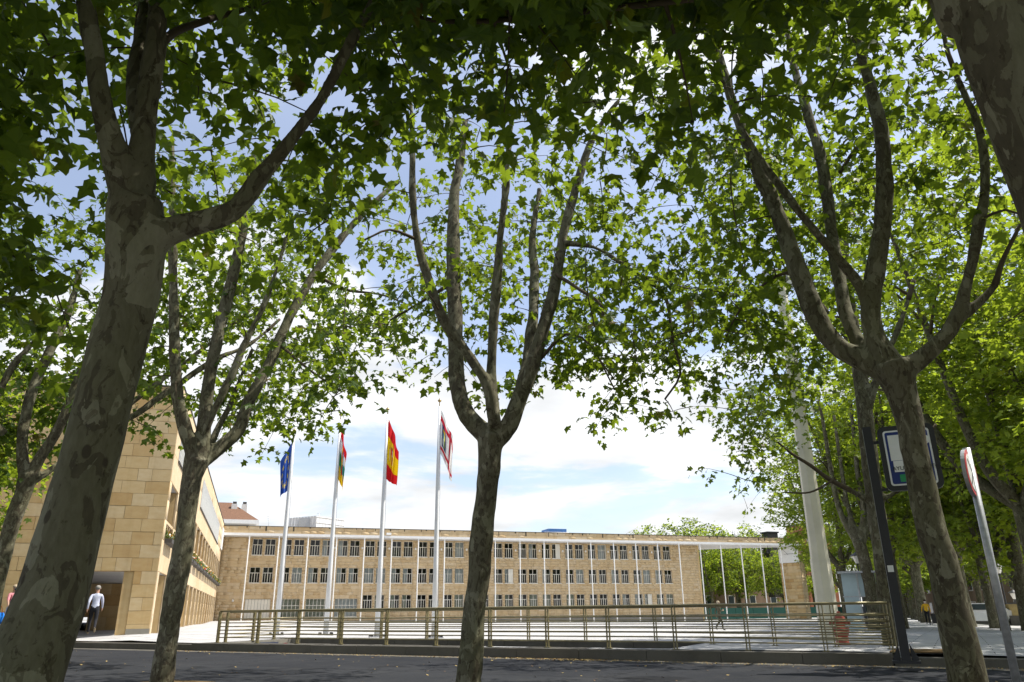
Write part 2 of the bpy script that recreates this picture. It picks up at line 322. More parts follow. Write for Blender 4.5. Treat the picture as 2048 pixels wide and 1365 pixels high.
M['lampglass'] = plain("lamp_globe", (0.78, 0.76, 0.70), 0.3, 0.5, 0, 0.03)
M['skin'] = plain("skin", (0.45, 0.27, 0.19), 0.6, 0.3, 0, 0.05)
def cloth(n, c): 
    M[n] = plain(n, c, 0.9, 0.1, 0, 0.12, 12); return M[n]

# ------------------------------------------------------------------ ground
DU = np.array([0.680, -0.733]); DV = np.array([0.733, 0.680]); K0 = np.array([-1.25, 29.6])     # along / across the street
def uv(u, v): p = K0 + DU * u + DV * v; return float(p[0]), float(p[1])
ROAD = -1.19
_GC = np.array([(-4, 37, -.74), (-4, 60, -.73), (-4, 98, -.72), (30, 98, -1.40), (60, 98, -1.60), (78, 95, -1.5), (6, 31.5, -.98), (1, 36, -.88), (5, 33, -.96), (28, 43.5, -1.27), (45.8, 45, -1.2), (14.6, 17.2, -.92),
                (15.6, 16.5, -.92), (38, 33, -1.1), (100, 90, -1.6), (-40, 37, -.74), (-7, 35, -1.0), (-1, 31.5, -.96), (16, 12, -1.0), (20, 8, -1.02), (120, 20, -1.3), (9, 21, -.95), (3, 28, -.95), (-30, 60, -1.0), (-60, 70, -1.1), (60, 160, -1.7)])
def gz(x, y):
    d2 = (_GC[:, 0] - x) ** 2 + (_GC[:, 1] - y) ** 2 + 0.5; w = d2 ** -1.6; return float((w * _GC[:, 2]).sum() / w.sum())
def gpt(px, py):
    """the ground point of the plaza seen at a photo pixel"""
    z = -1.0
    for _ in range(25): p = onZ(px, py, z); z = 0.5 * z + 0.5 * gz(p[0], p[1])
    return np.array([p[0], p[1], gz(p[0], p[1])])

us = sorted(set([-160, -110, -70, -45, -30, -20, -14, -10, -7, -5, -3, -1.6, -0.6, 0.4] + list(np.arange(1.5, 16, 1.5)) + [16.0, 18, 20, 22, 25, 28, 32, 38, 45, 55, 70, 90, 120, 160, 220]))
vs_ = sorted(set([0.55, 0.9, 2, 3.2, 4.5, 5.5, 7, 9, 12, 15, 18, 22, 26, 30, 35, 40, 46, 52, 60, 70, 80, 92, 105, 120, 150, 190, 240]))
T_U0, T_U1, T_V0, T_V1 = -0.6, 16.0, 0.9, 4.5
b = MB(); idx = {}
for i, u in enumerate(us):
    for j, v in enumerate(vs_):
        x, y = uv(u, v); idx[i, j] = len(b.v); b.v.append((x, y, gz(x, y)))
for i in range(len(us) - 1):
    for j in range(len(vs_) - 1):
        if us[i] >= T_U0 - .01 and us[i + 1] <= T_U1 + .01 and vs_[j] >= T_V0 - .01 and vs_[j + 1] <= T_V1 + .01: continue
        b.f.append((idx[i, j], idx[i + 1, j], idx[i + 1, j + 1], idx[i, j + 1])); b.m.append(0); b.sm.append(True)
tag(b.build("plaza", M['plaza']), kind='structure')
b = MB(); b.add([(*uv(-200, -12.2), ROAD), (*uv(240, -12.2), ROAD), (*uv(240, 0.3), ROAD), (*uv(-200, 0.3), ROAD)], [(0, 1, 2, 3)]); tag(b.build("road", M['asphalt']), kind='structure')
M['gutter_conc'] = ground_mat("gutter_concrete", (0.12, 0.115, 0.10), (0.17, 0.16, 0.135), (1.0, 0.6), -UA, 0.7, 0.95, 30)
b = MB(); b.add([(*uv(-200, -0.52), ROAD + .005), (*uv(240, -0.52), ROAD + .005), (*uv(240, 0.10), ROAD + .005), (*uv(-200, 0.10), ROAD + .005)], [(0, 1, 2, 3)]); tag(b.build("gutter", M['gutter_conc']), kind='structure')
b = MB(); b.add([(*uv(-200, -40), -1.06), (*uv(240, -40), -1.06), (*uv(240, -12.35), -1.06), (*uv(-200, -12.35), -1.06)], [(0, 1, 2, 3)]); tag(b.build("sidewalk", M['pavement']), kind='structure')
b = MB(); b.add([(-900, -900, -4.2), (900, -900, -4.2), (900, 900, -4.2), (-900, 900, -4.2)], [(0, 1, 2, 3)]); tag(b.build("terrain", M['terrain']), kind='structure')
def strip(name, u0, u1, v0, v1, ztop, zbot, mat, n=1, slope=None):
    """kerb stones along the street, one structure with a stone every 1.8 m"""
    root = empty(name, (*uv((u0 + u1) / 2, v0), zbot)); root['kind'] = 'structure'
    k = max(1, int(round((u1 - u0) / n)))
    for i in range(k):
        a = u0 + (u1 - u0) * i / k + 0.006; c = u0 + (u1 - u0) * (i + 1) / k - 0.006; m = MB(); dz = random.uniform(-.006, .006)
        x, y = uv((a + c) / 2, (v0 + v1) / 2)
        m.box((x, y, (ztop + zbot) / 2 + dz / 2), (c - a, v1 - v0, ztop - zbot + dz), 0, [(*DU, 0), (*DV, 0), (0, 0, 1)])
        link("kerb_stone", m.mesh("kerb_stone"), root, mat)
    return root
strip("kerb", -0.9, 21.2, 0.02, 0.9, -0.945, -1.4, M['kerb_dark'], 1.85)      # low wall that carries the railing
strip("kerb", -60, -0.92, 0.10, 0.58, -0.99, -1.4, M['kerb_dark'], 3.0)
strip("kerb", 21.22, 70, 0.10, 0.58, -1.02, -1.4, M['kerb_dark'], 3.0)
strip("kerb", -60, 60, -12.4, -12.1, -1.055, -1.4, M['kerb'], 3.0)
# the ramp down to the underground car park between the railings
b = MB()
def RP(u, v, z): return (*uv(u, v), z)
b.add([RP(T_U0, T_V0, -3.3), RP(T_U1, T_V0, -1.0), RP(T_U1, T_V1, -1.0), RP(T_U0, T_V1, -3.3)], [(0, 1, 2, 3)], 0)
b.add([RP(T_U0, T_V1, -3.4), RP(T_U1, T_V1, -3.4), RP(T_U1, T_V1, -0.9), RP(T_U0, T_V1, -0.9)], [(0, 1, 2, 3)], 1)
b.add([RP(T_U0, T_V0, -3.4), RP(T_U0, T_V1, -3.4), RP(T_U0, T_V1, -0.93), RP(T_U0, T_V0, -0.96)], [(0, 1, 2, 3)], 1)
b.add([RP(T_U0, T_V0 - .004, -3.4), RP(T_U1, T_V0 - .004, -3.4), RP(T_U1, T_V0 - .004, -1.0), RP(T_U0, T_V0 - .004, -1.0)], [(0, 1, 2, 3)], 1)
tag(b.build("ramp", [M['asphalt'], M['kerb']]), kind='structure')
strip("kerb", 0.0, 16.0, 4.38, 4.72, -0.90, -1.5, M['kerb_dark'], 2.2)

# ------------------------------------------------------------------ stone walls
TILE = bpy.data.meshes.new("stone")
_tv = [(-.5, 0, -.5), (.5, 0, -.5), (.5, 0, .5), (-.5, 0, .5), (-.494, 1, -.488), (.494, 1, -.488), (.494, 1, .488), (-.494, 1, .488)]
_tf = [(4, 5, 6, 7), (0, 1, 5, 4), (1, 2, 6, 5), (2, 3, 7, 6), (3, 0, 4, 7)]
TILE.from_pydata(_tv, [], _tf); TILE.materials.append(M['stone'])
TILE_M = TILE.copy(); TILE_M.materials.clear(); TILE_M.materials.append(M['stone_main'])
TILE_L = TILE.copy(); TILE_L.materials.clear(); TILE_L.materials.append(M['stone_light'])
TV = np.array(_tv); TF = np.array(_tf)
class Wall:
    """a clad wall: u runs along it, v is height, n points out; openings are (u0,u1,v0,v1)"""
    def __init__(s, parent, O, U, Nn, Wd, v0, v1, opens, row=0.5, lens=(0.6, 1.3), depth=0.3, light=False, reveal=None):
        s.parent = parent; s.O = np.array(O, float); s.U = np.array(U, float); s.N = np.array(Nn, float); s.light = light; s.tiles = []
        Z = np.array([0, 0, 1.0]); P = lambda u, v, n=0.0: s.O + s.U * u + Z * v + s.N * n
        ue = sorted({0.0, Wd} | {x for o in opens for x in o[:2]}); ve = sorted({v0, v1} | {x for o in opens for x in o[2:]})
        ue = [x for x in ue if -1e-6 <= x <= Wd + 1e-6]; ve = [x for x in ve if v0 - 1e-6 <= x <= v1 + 1e-6]
        inside = lambda u, v: any(o[0] < u < o[1] and o[2] < v < o[3] for o in opens)
        m = MB(); flip = np.cross(s.U, Z).dot(s.N) < 0
        def quad(a, c, d, e, k=0): m.add([a, c, d, e], [(3, 2, 1, 0) if flip else (0, 1, 2, 3)], k)
        for i in range(len(ue) - 1):
            for j in range(len(ve) - 1):
                if not inside((ue[i] + ue[i + 1]) / 2, (ve[j] + ve[j + 1]) / 2): quad(P(ue[i], ve[j]), P(ue[i + 1], ve[j]), P(ue[i + 1], ve[j + 1]), P(ue[i], ve[j + 1]))
        for (a, c, d, e) in opens:
            q = -depth; t = 0.021
            m.add([P(a, d, q), P(a, d, t), P(a, e, t), P(a, e, q)], [(0, 1, 2, 3)], 1); m.add([P(c, d, q), P(c, e, q), P(c, e, t), P(c, d, t)], [(0, 1, 2, 3)], 1)
            m.add([P(a, e, q), P(a, e, t), P(c, e, t), P(c, e, q)], [(0, 1, 2, 3)], 1); m.add([P(a, d, q), P(c, d, q), P(c, d, t), P(a, d, t)], [(0, 1, 2, 3)], 1)
        m.build("wall", [M['mortar'], reveal or (M['stone_light'] if light is True else M['stone'])], parent)
        # courses, split where an opening starts or ends
        rows = [v0]
        cuts = sorted({o[2] for o in opens} | {o[3] for o in opens} | {v1})
        for c in cuts:
            if c <= rows[-1] + .02: continue
            k = max(1, int(round((c - rows[-1]) / row))); base = rows[-1]
            for i in range(k): rows.append(base + (c - base) * (i + 1) / k)
        for r0, r1 in zip(rows[:-1], rows[1:]):
            blocked = sorted([(o[0], o[1]) for o in opens if o[2] < (r0 + r1) / 2 < o[3]]); free = []; cur = 0.0
            for a, c in blocked:
                if a > cur + .01: free.append((cur, a))
                cur = max(cur, c)
            if cur < Wd - .01: free.append((cur, Wd))
            for a, c in free:
                x = a; first = True
                while x < c - 1e-4:
                    l = random.uniform(*lens) * (random.uniform(.35, 1) if first else 1); first = False
                    if c - x - l < lens[0] * .45: l = c - x
                    s.tiles.append((x, x + l, r0, r1, random.uniform(.016, .022))); x += l
    def emit(s, nsep, name="stone"):
        t = np.array(s.tiles); uc = (t[:, 0] + t[:, 1]) / 2; vc = (t[:, 2] + t[:, 3]) / 2; w = t[:, 1] - t[:, 0] - .007; h = t[:, 3] - t[:, 2] - .007
        C = s.O[None] + s.U[None] * uc[:, None] + np.array([0, 0, 1.0])[None] * vc[:, None]
        px, py, z = proj(C); vis = (px > -20) & (px < 2068) & (py > -20) & (py < 1385) & (z > 0); area = np.where(vis, w * h / np.maximum(z, .1) ** 2, 0) + w * h * 1e-9
        order = np.argsort(-area); sep = order[:nsep]; rest = order[nsep:]; me = {True: TILE_L, False: TILE, 2: TILE_M}[s.light]
        pi = pinv(s.parent)
        for i in sep:
            o = bpy.data.objects.new(name, me); COL.objects.link(o); o.parent = s.parent; U = s.U * w[i]; Nn = s.N * t[i, 4]; c = C[i]
            o.matrix_parent_inverse = pi
            o.matrix_basis = Matrix([[U[0], Nn[0], 0, c[0]], [U[1], Nn[1], 0, c[1]], [U[2], Nn[2], h[i], c[2]], [0, 0, 0, 1]])
        if len(rest):
            V = C[rest][:, None, :] + s.U[None, None] * (TV[None, :, 0] * w[rest][:, None])[..., None] + s.N[None, None] * (TV[None, :, 1] * t[rest, 4][:, None])[..., None]
            V[..., 2] += TV[None, :, 2] * h[rest][:, None]
            Fi = (TF[None] + (np.arange(len(rest)) * 8)[:, None, None]).ravel()
            o = link("stone_cladding", fastmesh("stone_cladding", V.reshape(-1, 3), Fi, 4, False, [{True: M['stone_light'], False: M['stone'], 2: M['stone_main']}[s.light]]), s.parent); o['kind'] = 'stuff'

# ------------------------------------------------------------------ main building (long facade at the end of the plaza)
YC, YW = 95.6, 97.7
main = empty("main_building", (28, YW, -1.6), "long three storey sandstone building with white canopy columns across the plaza", "building")
PITCH = 3.345; X0 = -3.985; XE = 59.9
wx = lambda i: -0.56 + PITCH * i
wins = []                        # (x0,x1,z0,z1,row)
for i in range(17):
    for k in (0, 1):
        x = wx(i) + 1.47 * k
        wins.append((x, x + 1.17, 6.58, 8.46, 3)); wins.append((x, x + 1.17, 3.42, 5.20, 2))
        if i >= 4: wins.append((x, x + 1.17, 0.36, 2.04, 1))
wide = [(2.70, 5.45, -0.45, 1.62), (6.12, 8.75, -0.45, 1.62), (9.50, 12.22, -0.45, 1.62)]
gar = (-0.74, 2.11, -0.62, 1.62)
opens = [(a - X0, c - X0, d, e) for a, c, d, e, _ in wins] + [(a - X0, c - X0, d, e) for a, c, d, e in wide + [gar]]
mw = Wall(main, (X0, YW, 0), (1, 0, 0), (0, -1, 0), XE - X0, -1.75, 8.60, opens, 0.36, (0.6, 1.5), 0.28, 2, M['stone_main'])
mw.emit(170)
def window(parent, x0, x1, z0, z1, row, Y, wideform=False):
    yb = Y + 0.20; m = MB(); w = x1 - x0; h = z1 - z0; t = 0.05
    fr = lambda a, c, d, e, th=0.06: m.bx(a, c, yb - th / 2, yb + th / 2, d, e)
    fr(x0 + .002, x0 + t, z0 + .002, z1 - .002); fr(x1 - t, x1 - .002, z0 + .002, z1 - .002); fr(x0 + t, x1 - t, z1 - t, z1 - .002); fr(x0 + t, x1 - t, z0 + .002, z0 + t)
    zt = z0 + h * 0.63
    if wideform:
        fr(x0 + t, x1 - t, zt - .03, zt + .03)
        for k in (1, 2, 3, 4, 5): xc = x0 + w * k / 6; fr(xc - .025, xc + .025, z0 + t, zt - .03, .058); fr(xc - .025, xc + .025, zt + .03, z1 - t, .058)
    else:
        fr(x0 + t, x1 - t, zt - .03, zt + .03); xc = (x0 + x1) / 2; fr(xc - .025, xc + .025, zt + .03, z1 - t, .058)
        for k in (1, 2, 3): xc = x0 + w * k / 4; q = .034 if k == 2 else .024; fr(xc - q, xc + q, z0 + t, zt - .03, .058)
    m.bx(x0 - .03, x1 + .03, Y - .07, Y - .022, z0 - .07, z0 + .012)      # sill
    f = m.build("window", M['cream'], parent)
    g = MB(); g.add([(x0 + t, yb + .012, z0 + t), (x1 - t, yb + .012, z0 + t), (x1 - t, yb + .012, z1 - t), (x0 + t, yb + .012, z1 - t)], [(0, 1, 2, 3)]); link("pane", g.mesh("pane"), f, M['glass'])
    rr = random.random()
    pc = {3: .22, 2: .66, 1: .68}[row]
    if wideform or rr < pc:
        c = MB(); n = 14; half = random.random() < .35 and not wideform; xs = np.linspace(x0 + t, (x0 + x1) / 2 if half else x1 - t, n)
        for i in range(n - 1):
            ya = yb + .10 + .02 * (i % 2); yc_ = yb + .10 + .02 * ((i + 1) % 2); c.add([(xs[i], ya, z0), (xs[i + 1], yc_, z0), (xs[i + 1], yc_, z1), (xs[i], ya, z1)], [(0, 1, 2, 3)], 0, True)
        link("curtain", c.mesh("curtain"), f, M['blind'] if (row == 1 and random.random() < .65) else M['curtain'])
    if random.random() < .45 and not wideform:                               # folded shutter leaf standing in the reveal
        s = MB(); sd_ = random.choice((0, 1)); xa = (x1 - .012 if sd_ else x0 + .012); s.bx(xa - .01, xa + .01, Y - .10, yb - .04, z0 + .02, z1 - .02); link("shutter", s.mesh("shutter"), f, M['shutter'])
    return f
closed = {(11, 1, 3), (9, 1, 2), (15, 1, 1)}
for a, c, d, e, r in wins:
    f = window(main, a, c, d, e, r, YW)
    i = int((a - wx(0) + .3) // PITCH); k = 1 if (a - wx(i)) > 1 else 0
    if (i, k, r) in closed:
        s = MB()
        for q in range(5): s.bx(a + .5 + q * .13, a + .5 + q * .13 + .122, YW + .03, YW + .06, d + .02, e - .02)
        link("shutter", s.mesh("shutter"), f, M['shutter'])
for w_ in wide: window(main, *w_, 1, YW, True)
b = MB()
for q in range(8):
    ww = (gar[1] - gar[0]) / 8; b.bx(gar[0] + q * ww + .012, gar[0] + (q + 1) * ww - .012, YW + .10, YW + .15, gar[2] + .02, gar[3] - .03)
b.build("garage_door", M['shutter'], main)
b = MB(); b.bx(X0, XE, YW + .9, YW + 1.0, -1.7, 8.6); b.bx(X0, XE, YW + .3, YW + .9, 2.4, 3.1); b.bx(X0, XE, YW + .3, YW + .9, 5.6, 6.3); b.build("interior_wall", M['interior'], main)
b = MB(); b.bx(X0, XE, YW - .05, YW - .022, -1.8, -0.9)
b.build("plinth", M['kerb'], main)
# end wall and body of the building
b = MB(); b.prism([(XE, YW + .002), (XE + .3, YW + .002), (XE + .3, 106), (XE, 106)], -1.8, 8.6); b.prism([(X0 - 14, 106), (XE + .3, 106.001), (XE + .3, 106.4), (X0 - 14, 106.4)], -1.8, 8.6); b.build("rear_wall", M['stone'], main)
# canopy: white slab, stone parapet above it, dark coping
cano = [(X0 + .02, YC - .1), (76.2, YC - .1), (74.2, 98.6), (67.5, 102.2), (63.5, 106.4), (X0 + .02, 106.4)]
b = MB(); b.prism(cano, 8.62, 8.92); b.build("canopy", M['soffit'], main)
par = Wall(main, (X0 + .02, YC - .06, 0), (1, 0, 0), (0, -1, 0), 76.0 - X0, 8.921, 9.70, [], 0.39, (0.8, 1.7), 0.1, 2); par.emit(60)
b = MB(); b.prism([(X0 + .02, YC - .04), (76.0, YC - .04), (74.0, 98.4), (67.3, 102.0), (63.3, 106.2), (X0 + .02, 106.2)], 8.922, 9.698); b.build("roof", M['mortar'], main)
b = MB(); b.bx(X0 + .02, 75.9, YC - .14, YC + .3, 9.70, 9.755); b.build("coping", M['coping'], main)
b = MB()
for i in range(46):
    x = X0 + 2 + i * 1.6 + random.uniform(-.6, .6); h = random.choice((.12, .18, .25, .5)); b.bx(x, x + random.uniform(.08, .22), YC - .087, YC - .0835, 9.69 - h, 9.69)
b.build("rain_stain", M['gutter'], main)
CX0 = -0.96 * YC / 95.0
col_mb = MB(); col_mb.tube([(0, 0, 0), (0, 0, 1)], 0.075, 12); col_me = col_mb.mesh("column"); col_me.materials.append(M['white'])
for i in range(23):
    x = CX0 + 3.34 * i; z0 = gz(x, YC) - .02
    o = bpy.data.objects.new("column", col_me); COL.objects.link(o); o.parent = main; o.matrix_parent_inverse = pinv(main); o.matrix_basis = Matrix.Translation((x, YC, z0)) @ Matrix.Diagonal((1, 1, 8.62 - z0, 1))
for i in range(1, 17):                                                        # bulkhead lamps between the pairs of upper windows
    b = MB(); x = wx(i) - .39; b.ell((x, YW - .14, 7.55), (.13, .10, .15)); b.bx(x - .05, x + .05, YW - .06, YW - .015, 7.5, 7.6); b.build("wall_lamp", M['lampglass'], main)
b = MB(); b.ell((-2.1, YW - .14, 1.45), (.13, .10, .15)); b.bx(-2.15, -2.05, YW - .06, YW - .015, 1.4, 1.5); b.build("wall_lamp", M['lampglass'], main)
b = MB(); b.bx(15.0, 15.6, YC - .25, YC - .1, 9.0, 9.25); b.build("floodlight", M['white'], main)
b = MB(); b.tube([(70.6, YC + .3, 8.6), (70.6, YC + .3, 8.1)], .03); b.box((70.6, YC + .25, 7.85), (.45, .3, .55)); b.build("floodlight", M['black'], main)
# free-standing corner pier at the far end of the canopy: stone below, white panel above
pA, pB, pC_ = np.array([74.1, 98.2]), np.array([75.55, YC]), np.array([77.4, 96.9]); pD = pA + pC_ - pB
b = MB(); b.prism([tuple(p) for p in (pA, pB, pC_, pD)][::1], -1.9, 6.3, 0); b.build("pier_core", M['mortar'], main)
for a, c in ((pA, pB), (pB, pC_)):
    d = c - a; ln = float(np.hypot(*d)); U = (*(d / ln), 0); Nn = (U[1], -U[0], 0)
    wl = Wall(main, (a[0] + Nn[0] * .004, a[1] + Nn[1] * .004, 0), U, Nn, ln, -1.9, 6.28 if a is pA else 8.6, [], .46, (.7, 1.4), .1, a is not pA); wl.emit(8)
b = MB(); d = (pB - pA); c = (pA + pB) / 2; ln = float(np.hypot(*d)); U = d / ln; Nn = np.array([U[1], -U[0]]); b.box((c[0] + Nn[0] * .0, c[1] + Nn[1] * .0, 7.45), (ln, .1, 2.3), 0, [(*U, 0), (*Nn, 0), (0, 0, 1)]); b.build("white_panel", M['white'], main)
b = MB(); e0 = (pA + U * ln * .15 + Nn * .1); b.tube([(*e0, 8.5), (*(pA + U * ln * .55 + Nn * .5), 7.4)], .02); b.tube([(*(pA + U * ln * .3 + Nn * .2), 7.55), (*(pA + U * ln * .8 + Nn * .2), 7.55)], .02); b.build("bracket", M['black'], main)

# ------------------------------------------------------------------ left wing
wing = empty("office_wing", (-4, 60, -.8), "tall sandstone wing with deep fins and flower boxes beside the plaza", "building")
XL, YE = -3.985, 36.9
BP = 3.68; nb = 16
fy = lambda k: 37.55 + BP * k                       # front edge of each opening
op_end = [(-8.6 - (-40), -4.89 - (-40), -.9, 1.76)]
ew = Wall(wing, (-40, YE, 0), (1, 0, 0), (0, -1, 0), -40 * -1 + XL, -1.05, 9.96, op_end, .54, (.5, 1.15), .5); ew.emit(230)
b = MB(); b.bx(-4.88, XL + .015, YE - .045, YE - .023, -1.0, -.55); b.build("plinth", M['kerb'], wing)
# flank facing the plaza: solid bands, openings between fins
LY = 97.7 - 36.9
ribbons = [(38.7, 41.5), (42.5, 45.3), (46.3, 49.0), (50.0, 53.0), (56.0, 86.0)]
ops = [(fy(k) - YE, fy(k) + BP - .42 - YE, -.9, 1.76) for k in range(nb)] + [(fy(k) - YE, fy(k) + BP - .42 - YE, 3.12, 5.64) for k in range(nb)] + [(a - YE, c - YE, 6.88, 8.84) for a, c in ribbons]
fw = Wall(wing, (XL, YE, 0), (0, 1, 0), (1, 0, 0), LY, -1.05, 9.96, ops, .95, (1.6, 3.4), .06, True); fw.emit(70)
b = MB()
for k in range(nb + 1):                              # deep fins between the openings, both storeys
    y1 = fy(k) - .002; y0 = y1 - .416 if k else YE + .03
    for z0, z1 in ((-1.0, 1.755), (3.12, 5.635)):
        if y1 < 97.6:
            m = MB(); m.bx(XL - 1.3, XL - .07, y0 + .004, y1 - .004, z0, z1); m.build("fin", M['stone'], wing)
m = MB()
for k in range(nb):
    y0 = fy(k); y1 = y0 + BP - .42
    m = MB(); m.bx(XL - .12, XL - .02, y0 + .002, y1 - .002, 3.88, 4.0)
    for q in (1, 2): yc = y0 + (y1 - y0) * q / 3; m.bx(XL - .10, XL - .03, yc - .04, yc + .04, 3.13, 3.879)
    m.build("balustrade", M['stone_light'], wing)
for z, nm in ((1.78, "floor_slab"), (5.66, "floor_slab")):
    m = MB(); m.bx(-39, XL - .08, YE + .3, 97.6, z, z + .25); m.build(nm, M['greyceil'], wing)
m = MB(); m.bx(-18, XL - 5.2, 46.0, 97, 2.05, 5.6); m.bx(XL - 1.5, XL - 1.31, 42, 97, 3.0, 5.6); m.build("inner_wall", M['stone'], wing)
back = Wall(wing, (-40, 52.0, 0), (1, 0, 0), (0, -1, 0), 40 + XL - 1.4, -1.0, 1.77, [(28.2, 28.9, -.9, -.1), (30.4, 31.0, -.9, -.1)], .6, (.8, 1.6), .4); back.emit(20)
m = MB(); m.bx(XL - 1.45, XL - 1.31, 52.1, 97, -1, 1.75); m.build("inner_wall", M['stone'], wing)
for a, c in ribbons:                                 # upper windows with upright white louvre blades
    m = MB(); m.bx(XL - .42, XL - .36, a + .03, c - .03, 6.9, 8.82); m.build("window_band", M['blind'], wing)
    n = int((c - a) / .48)
    for i in range(n):
        y = a + (c - a) * (i + .5) / n; m = MB(); m.bx(XL - .30, XL + .05, y - .035, y + .035, 6.93, 8.80); m.build("louvre", M['white'], wing)
    m = MB(); m.bx(XL + .024, XL + .09, a - .05, c + .05, 6.80, 6.87); m.build("sill", M['coping'], wing)
m = MB(); m.bx(XL - .05, XL + .16, 92.3, YC - .12, 6.9, 9.2); m.build("end_panel", M['white'], wing)
m = MB(); m.bx(-40, XL + .06, YE - .06, 97.7, 9.962, 10.03); m.build("coping", M['coping'], wing)
m = MB(); m.bx(-40, XL - .02, YE + .03, 107, 9.2, 9.96); m.bx(-40.3, -40.005, YE, 107, -1, 9.95); m.build("roof", M['mortar'], wing)
M['geranium'] = leaf_mat("box_foliage", (0.05, 0.10, 0.02), (0.10, 0.17, 0.03), (0.15, 0.2, 0.03), .3)
M['petal_r'] = plain("red_petal", (0.45, 0.05, 0.03), .7); M['petal_y'] = plain("yellow_petal", (0.55, 0.34, 0.04), .7); M['petal_w'] = plain("white_petal", (0.65, 0.62, 0.6), .7)
for k in range(nb):
    y0 = fy(k) + .1; y1 = fy(k) + BP - .52
    od = "first second third fourth fifth sixth seventh eighth ninth tenth eleventh twelfth thirteenth fourteenth fifteenth sixteenth".split()[k]
    lab = f"flower box of red and yellow blooms, {od} along the sill from the wing corner"
    t = empty("flower_box", (XL + .16, (y0 + y1) / 2, 3.1), lab, "flower box", "flower boxes along the first floor sill")
    m = MB(); m.bx(XL + .03, XL + .33, y0, y1, 3.02, 3.2); m.build("trough", M['coping'], t)
    lv = MB(); pt = MB()
    for i in range(170):
        c = np.array([XL + .18 + rng.normal(0, .13), rng.uniform(y0, y1), 3.2 + abs(rng.normal(0.08, .14))]); s = rng.uniform(.06, .13); A = rng.normal(size=(2, 3)); A /= np.linalg.norm(A, axis=1)[:, None]
        (lv if rng.random() < .68 else pt).add([c - A[0] * s, c + A[1] * s * .6, c + A[0] * s, c - A[1] * s * .6], [(0, 1, 2, 3)], int(rng.integers(0, 3)))
    o = lv.build("foliage", [M['geranium']] * 3, t); o['kind'] = 'stuff'; o = pt.build("flowers", [M['petal_r'], M['petal_y'], M['petal_w']], t); o['kind'] = 'stuff'

# ------------------------------------------------------------------ trees
COVER = ["99999799999999999999779999977999", "99979999999999999999669999966999", "99999999998799999999969999559999", "96999999999999999979999999559999",
         "96799999999688678667668887589999", "8779999999955454566557888878" "9999", "9999999999743452578736" "8888888888", "9999999999763465776547" "8888888888",
         "9999989987656676567677" "8888888888", "9999977999997665467678" "8999999999", "8877765799987444466777" "6999999999", "7887776798854" "124557756" "4799999999",
         "8996676787510" "123414542" "6999999999", "8752343545200" "001103213" "2789999999", "6410000310000" "000000001" "1678999999", "2000000000000000000000035899" "9999",
         "0000000000000000000000004788" "8888", "00000000000000000000000026777777", "00000000000000000000000015666666", "00000000000000000000000000222222", "0" * 32, "0" * 32]
assert all(len(r) == 32 for r in COVER), [len(r) for r in COVER]
CG = np.array([[int(c) for c in r] for r in COVER], float)
def cover(P):
    """how closed the canopy is in the direction of each point (0..9, bilinear); 8 outside the picture"""
    px, py, z = proj(P); gx = np.clip(px / 64 - .5, 0, 30.999); gy = np.clip(py / 64 - .5, 0, 20.999); i = gx.astype(int); j = gy.astype(int); fx = gx - i; fy_ = gy - j
    c = CG[j, i] * (1 - fx) * (1 - fy_) + CG[j, i + 1] * fx * (1 - fy_) + CG[j + 1, i] * (1 - fx) * fy_ + CG[j + 1, i + 1] * fx * fy_
    inside = (px > -10) & (px < 2058) & (py > -10) & (z > 0.1)
    return np.where(inside, c, 8.0), inside, np.where(z > .1, z, .1)

LJ = np.random.default_rng(5)
def leaf_template(kind, bend=0.0):
    """blade in the XY plane, stalk at the origin, tip towards +Y, size 1"""
    if kind == 0:
        ol = [(0, 0.02), (.20, -.06), (.42, .08), (.27, .26), (.56, .50), (.25, .58), (.16, .72), (0, 1.0), (-.16, .72), (-.25, .58), (-.56, .50), (-.27, .26), (-.42, .08), (-.20, -.06)]
    elif kind == 1:
        ol = [(0, 0), (.42, .08), (.24, .30), (.54, .52), (.20, .66), (0, 1.0), (-.20, .66), (-.54, .52), (-.24, .30), (-.42, .08)]
    else:
        ol = [(0, 0), (.46, .25), (.30, .62), (0, 1.0), (-.30, .62), (-.46, .25)]
    pts = [(0, .36, 0.0)] + [(x, y, -bend * (x * x * 1.6 + max(0, y - .4) ** 2 * 1.1) + (.24 * abs(x))) for x, y in ol]
    n = len(ol); tri = [(0, 1 + i, 1 + (i + 1) % n) for i in range(n)]
    pts = np.array(pts); pts[1:] += LJ.normal(0, .035, (n, 3)) * np.array([1, 1, 1.4]); pts[:, 2] += LJ.normal(0, .14) * pts[:, 0] * pts[:, 1]; return pts, np.array(tri)

def rotmats(n, spread, droop, outdir):
    """random leaf frames: y = towards the tip, z = upper side"""
    yaw = np.arctan2(outdir[:, 1], outdir[:, 0]) + rng.normal(0, 1.0, n); pit = rng.normal(-droop, .38, n)
    y = np.stack([np.cos(yaw) * np.cos(pit), np.sin(yaw) * np.cos(pit), np.sin(pit)], 1)
    up = np.tile([0, 0, 1.0], (n, 1)) + rng.normal(0, spread, (n, 3)); z = up - y * (up * y).sum(1)[:, None]; z /= np.linalg.norm(z, axis=1)[:, None] + 1e-9
    x = np.cross(y, z); return np.stack([x, y, z], 1)          # rows = axes

LEAFMESH = []
for bnd in (0.15, 0.35, 0.6, 0.9):
    tv, tf = leaf_template(0, bnd); me = bpy.data.meshes.new("leaf"); me.from_pydata([tuple(p) for p in tv], [], [tuple(t) for t in tf]); me.materials.append(M['leaf']); LEAFMESH.append(me)

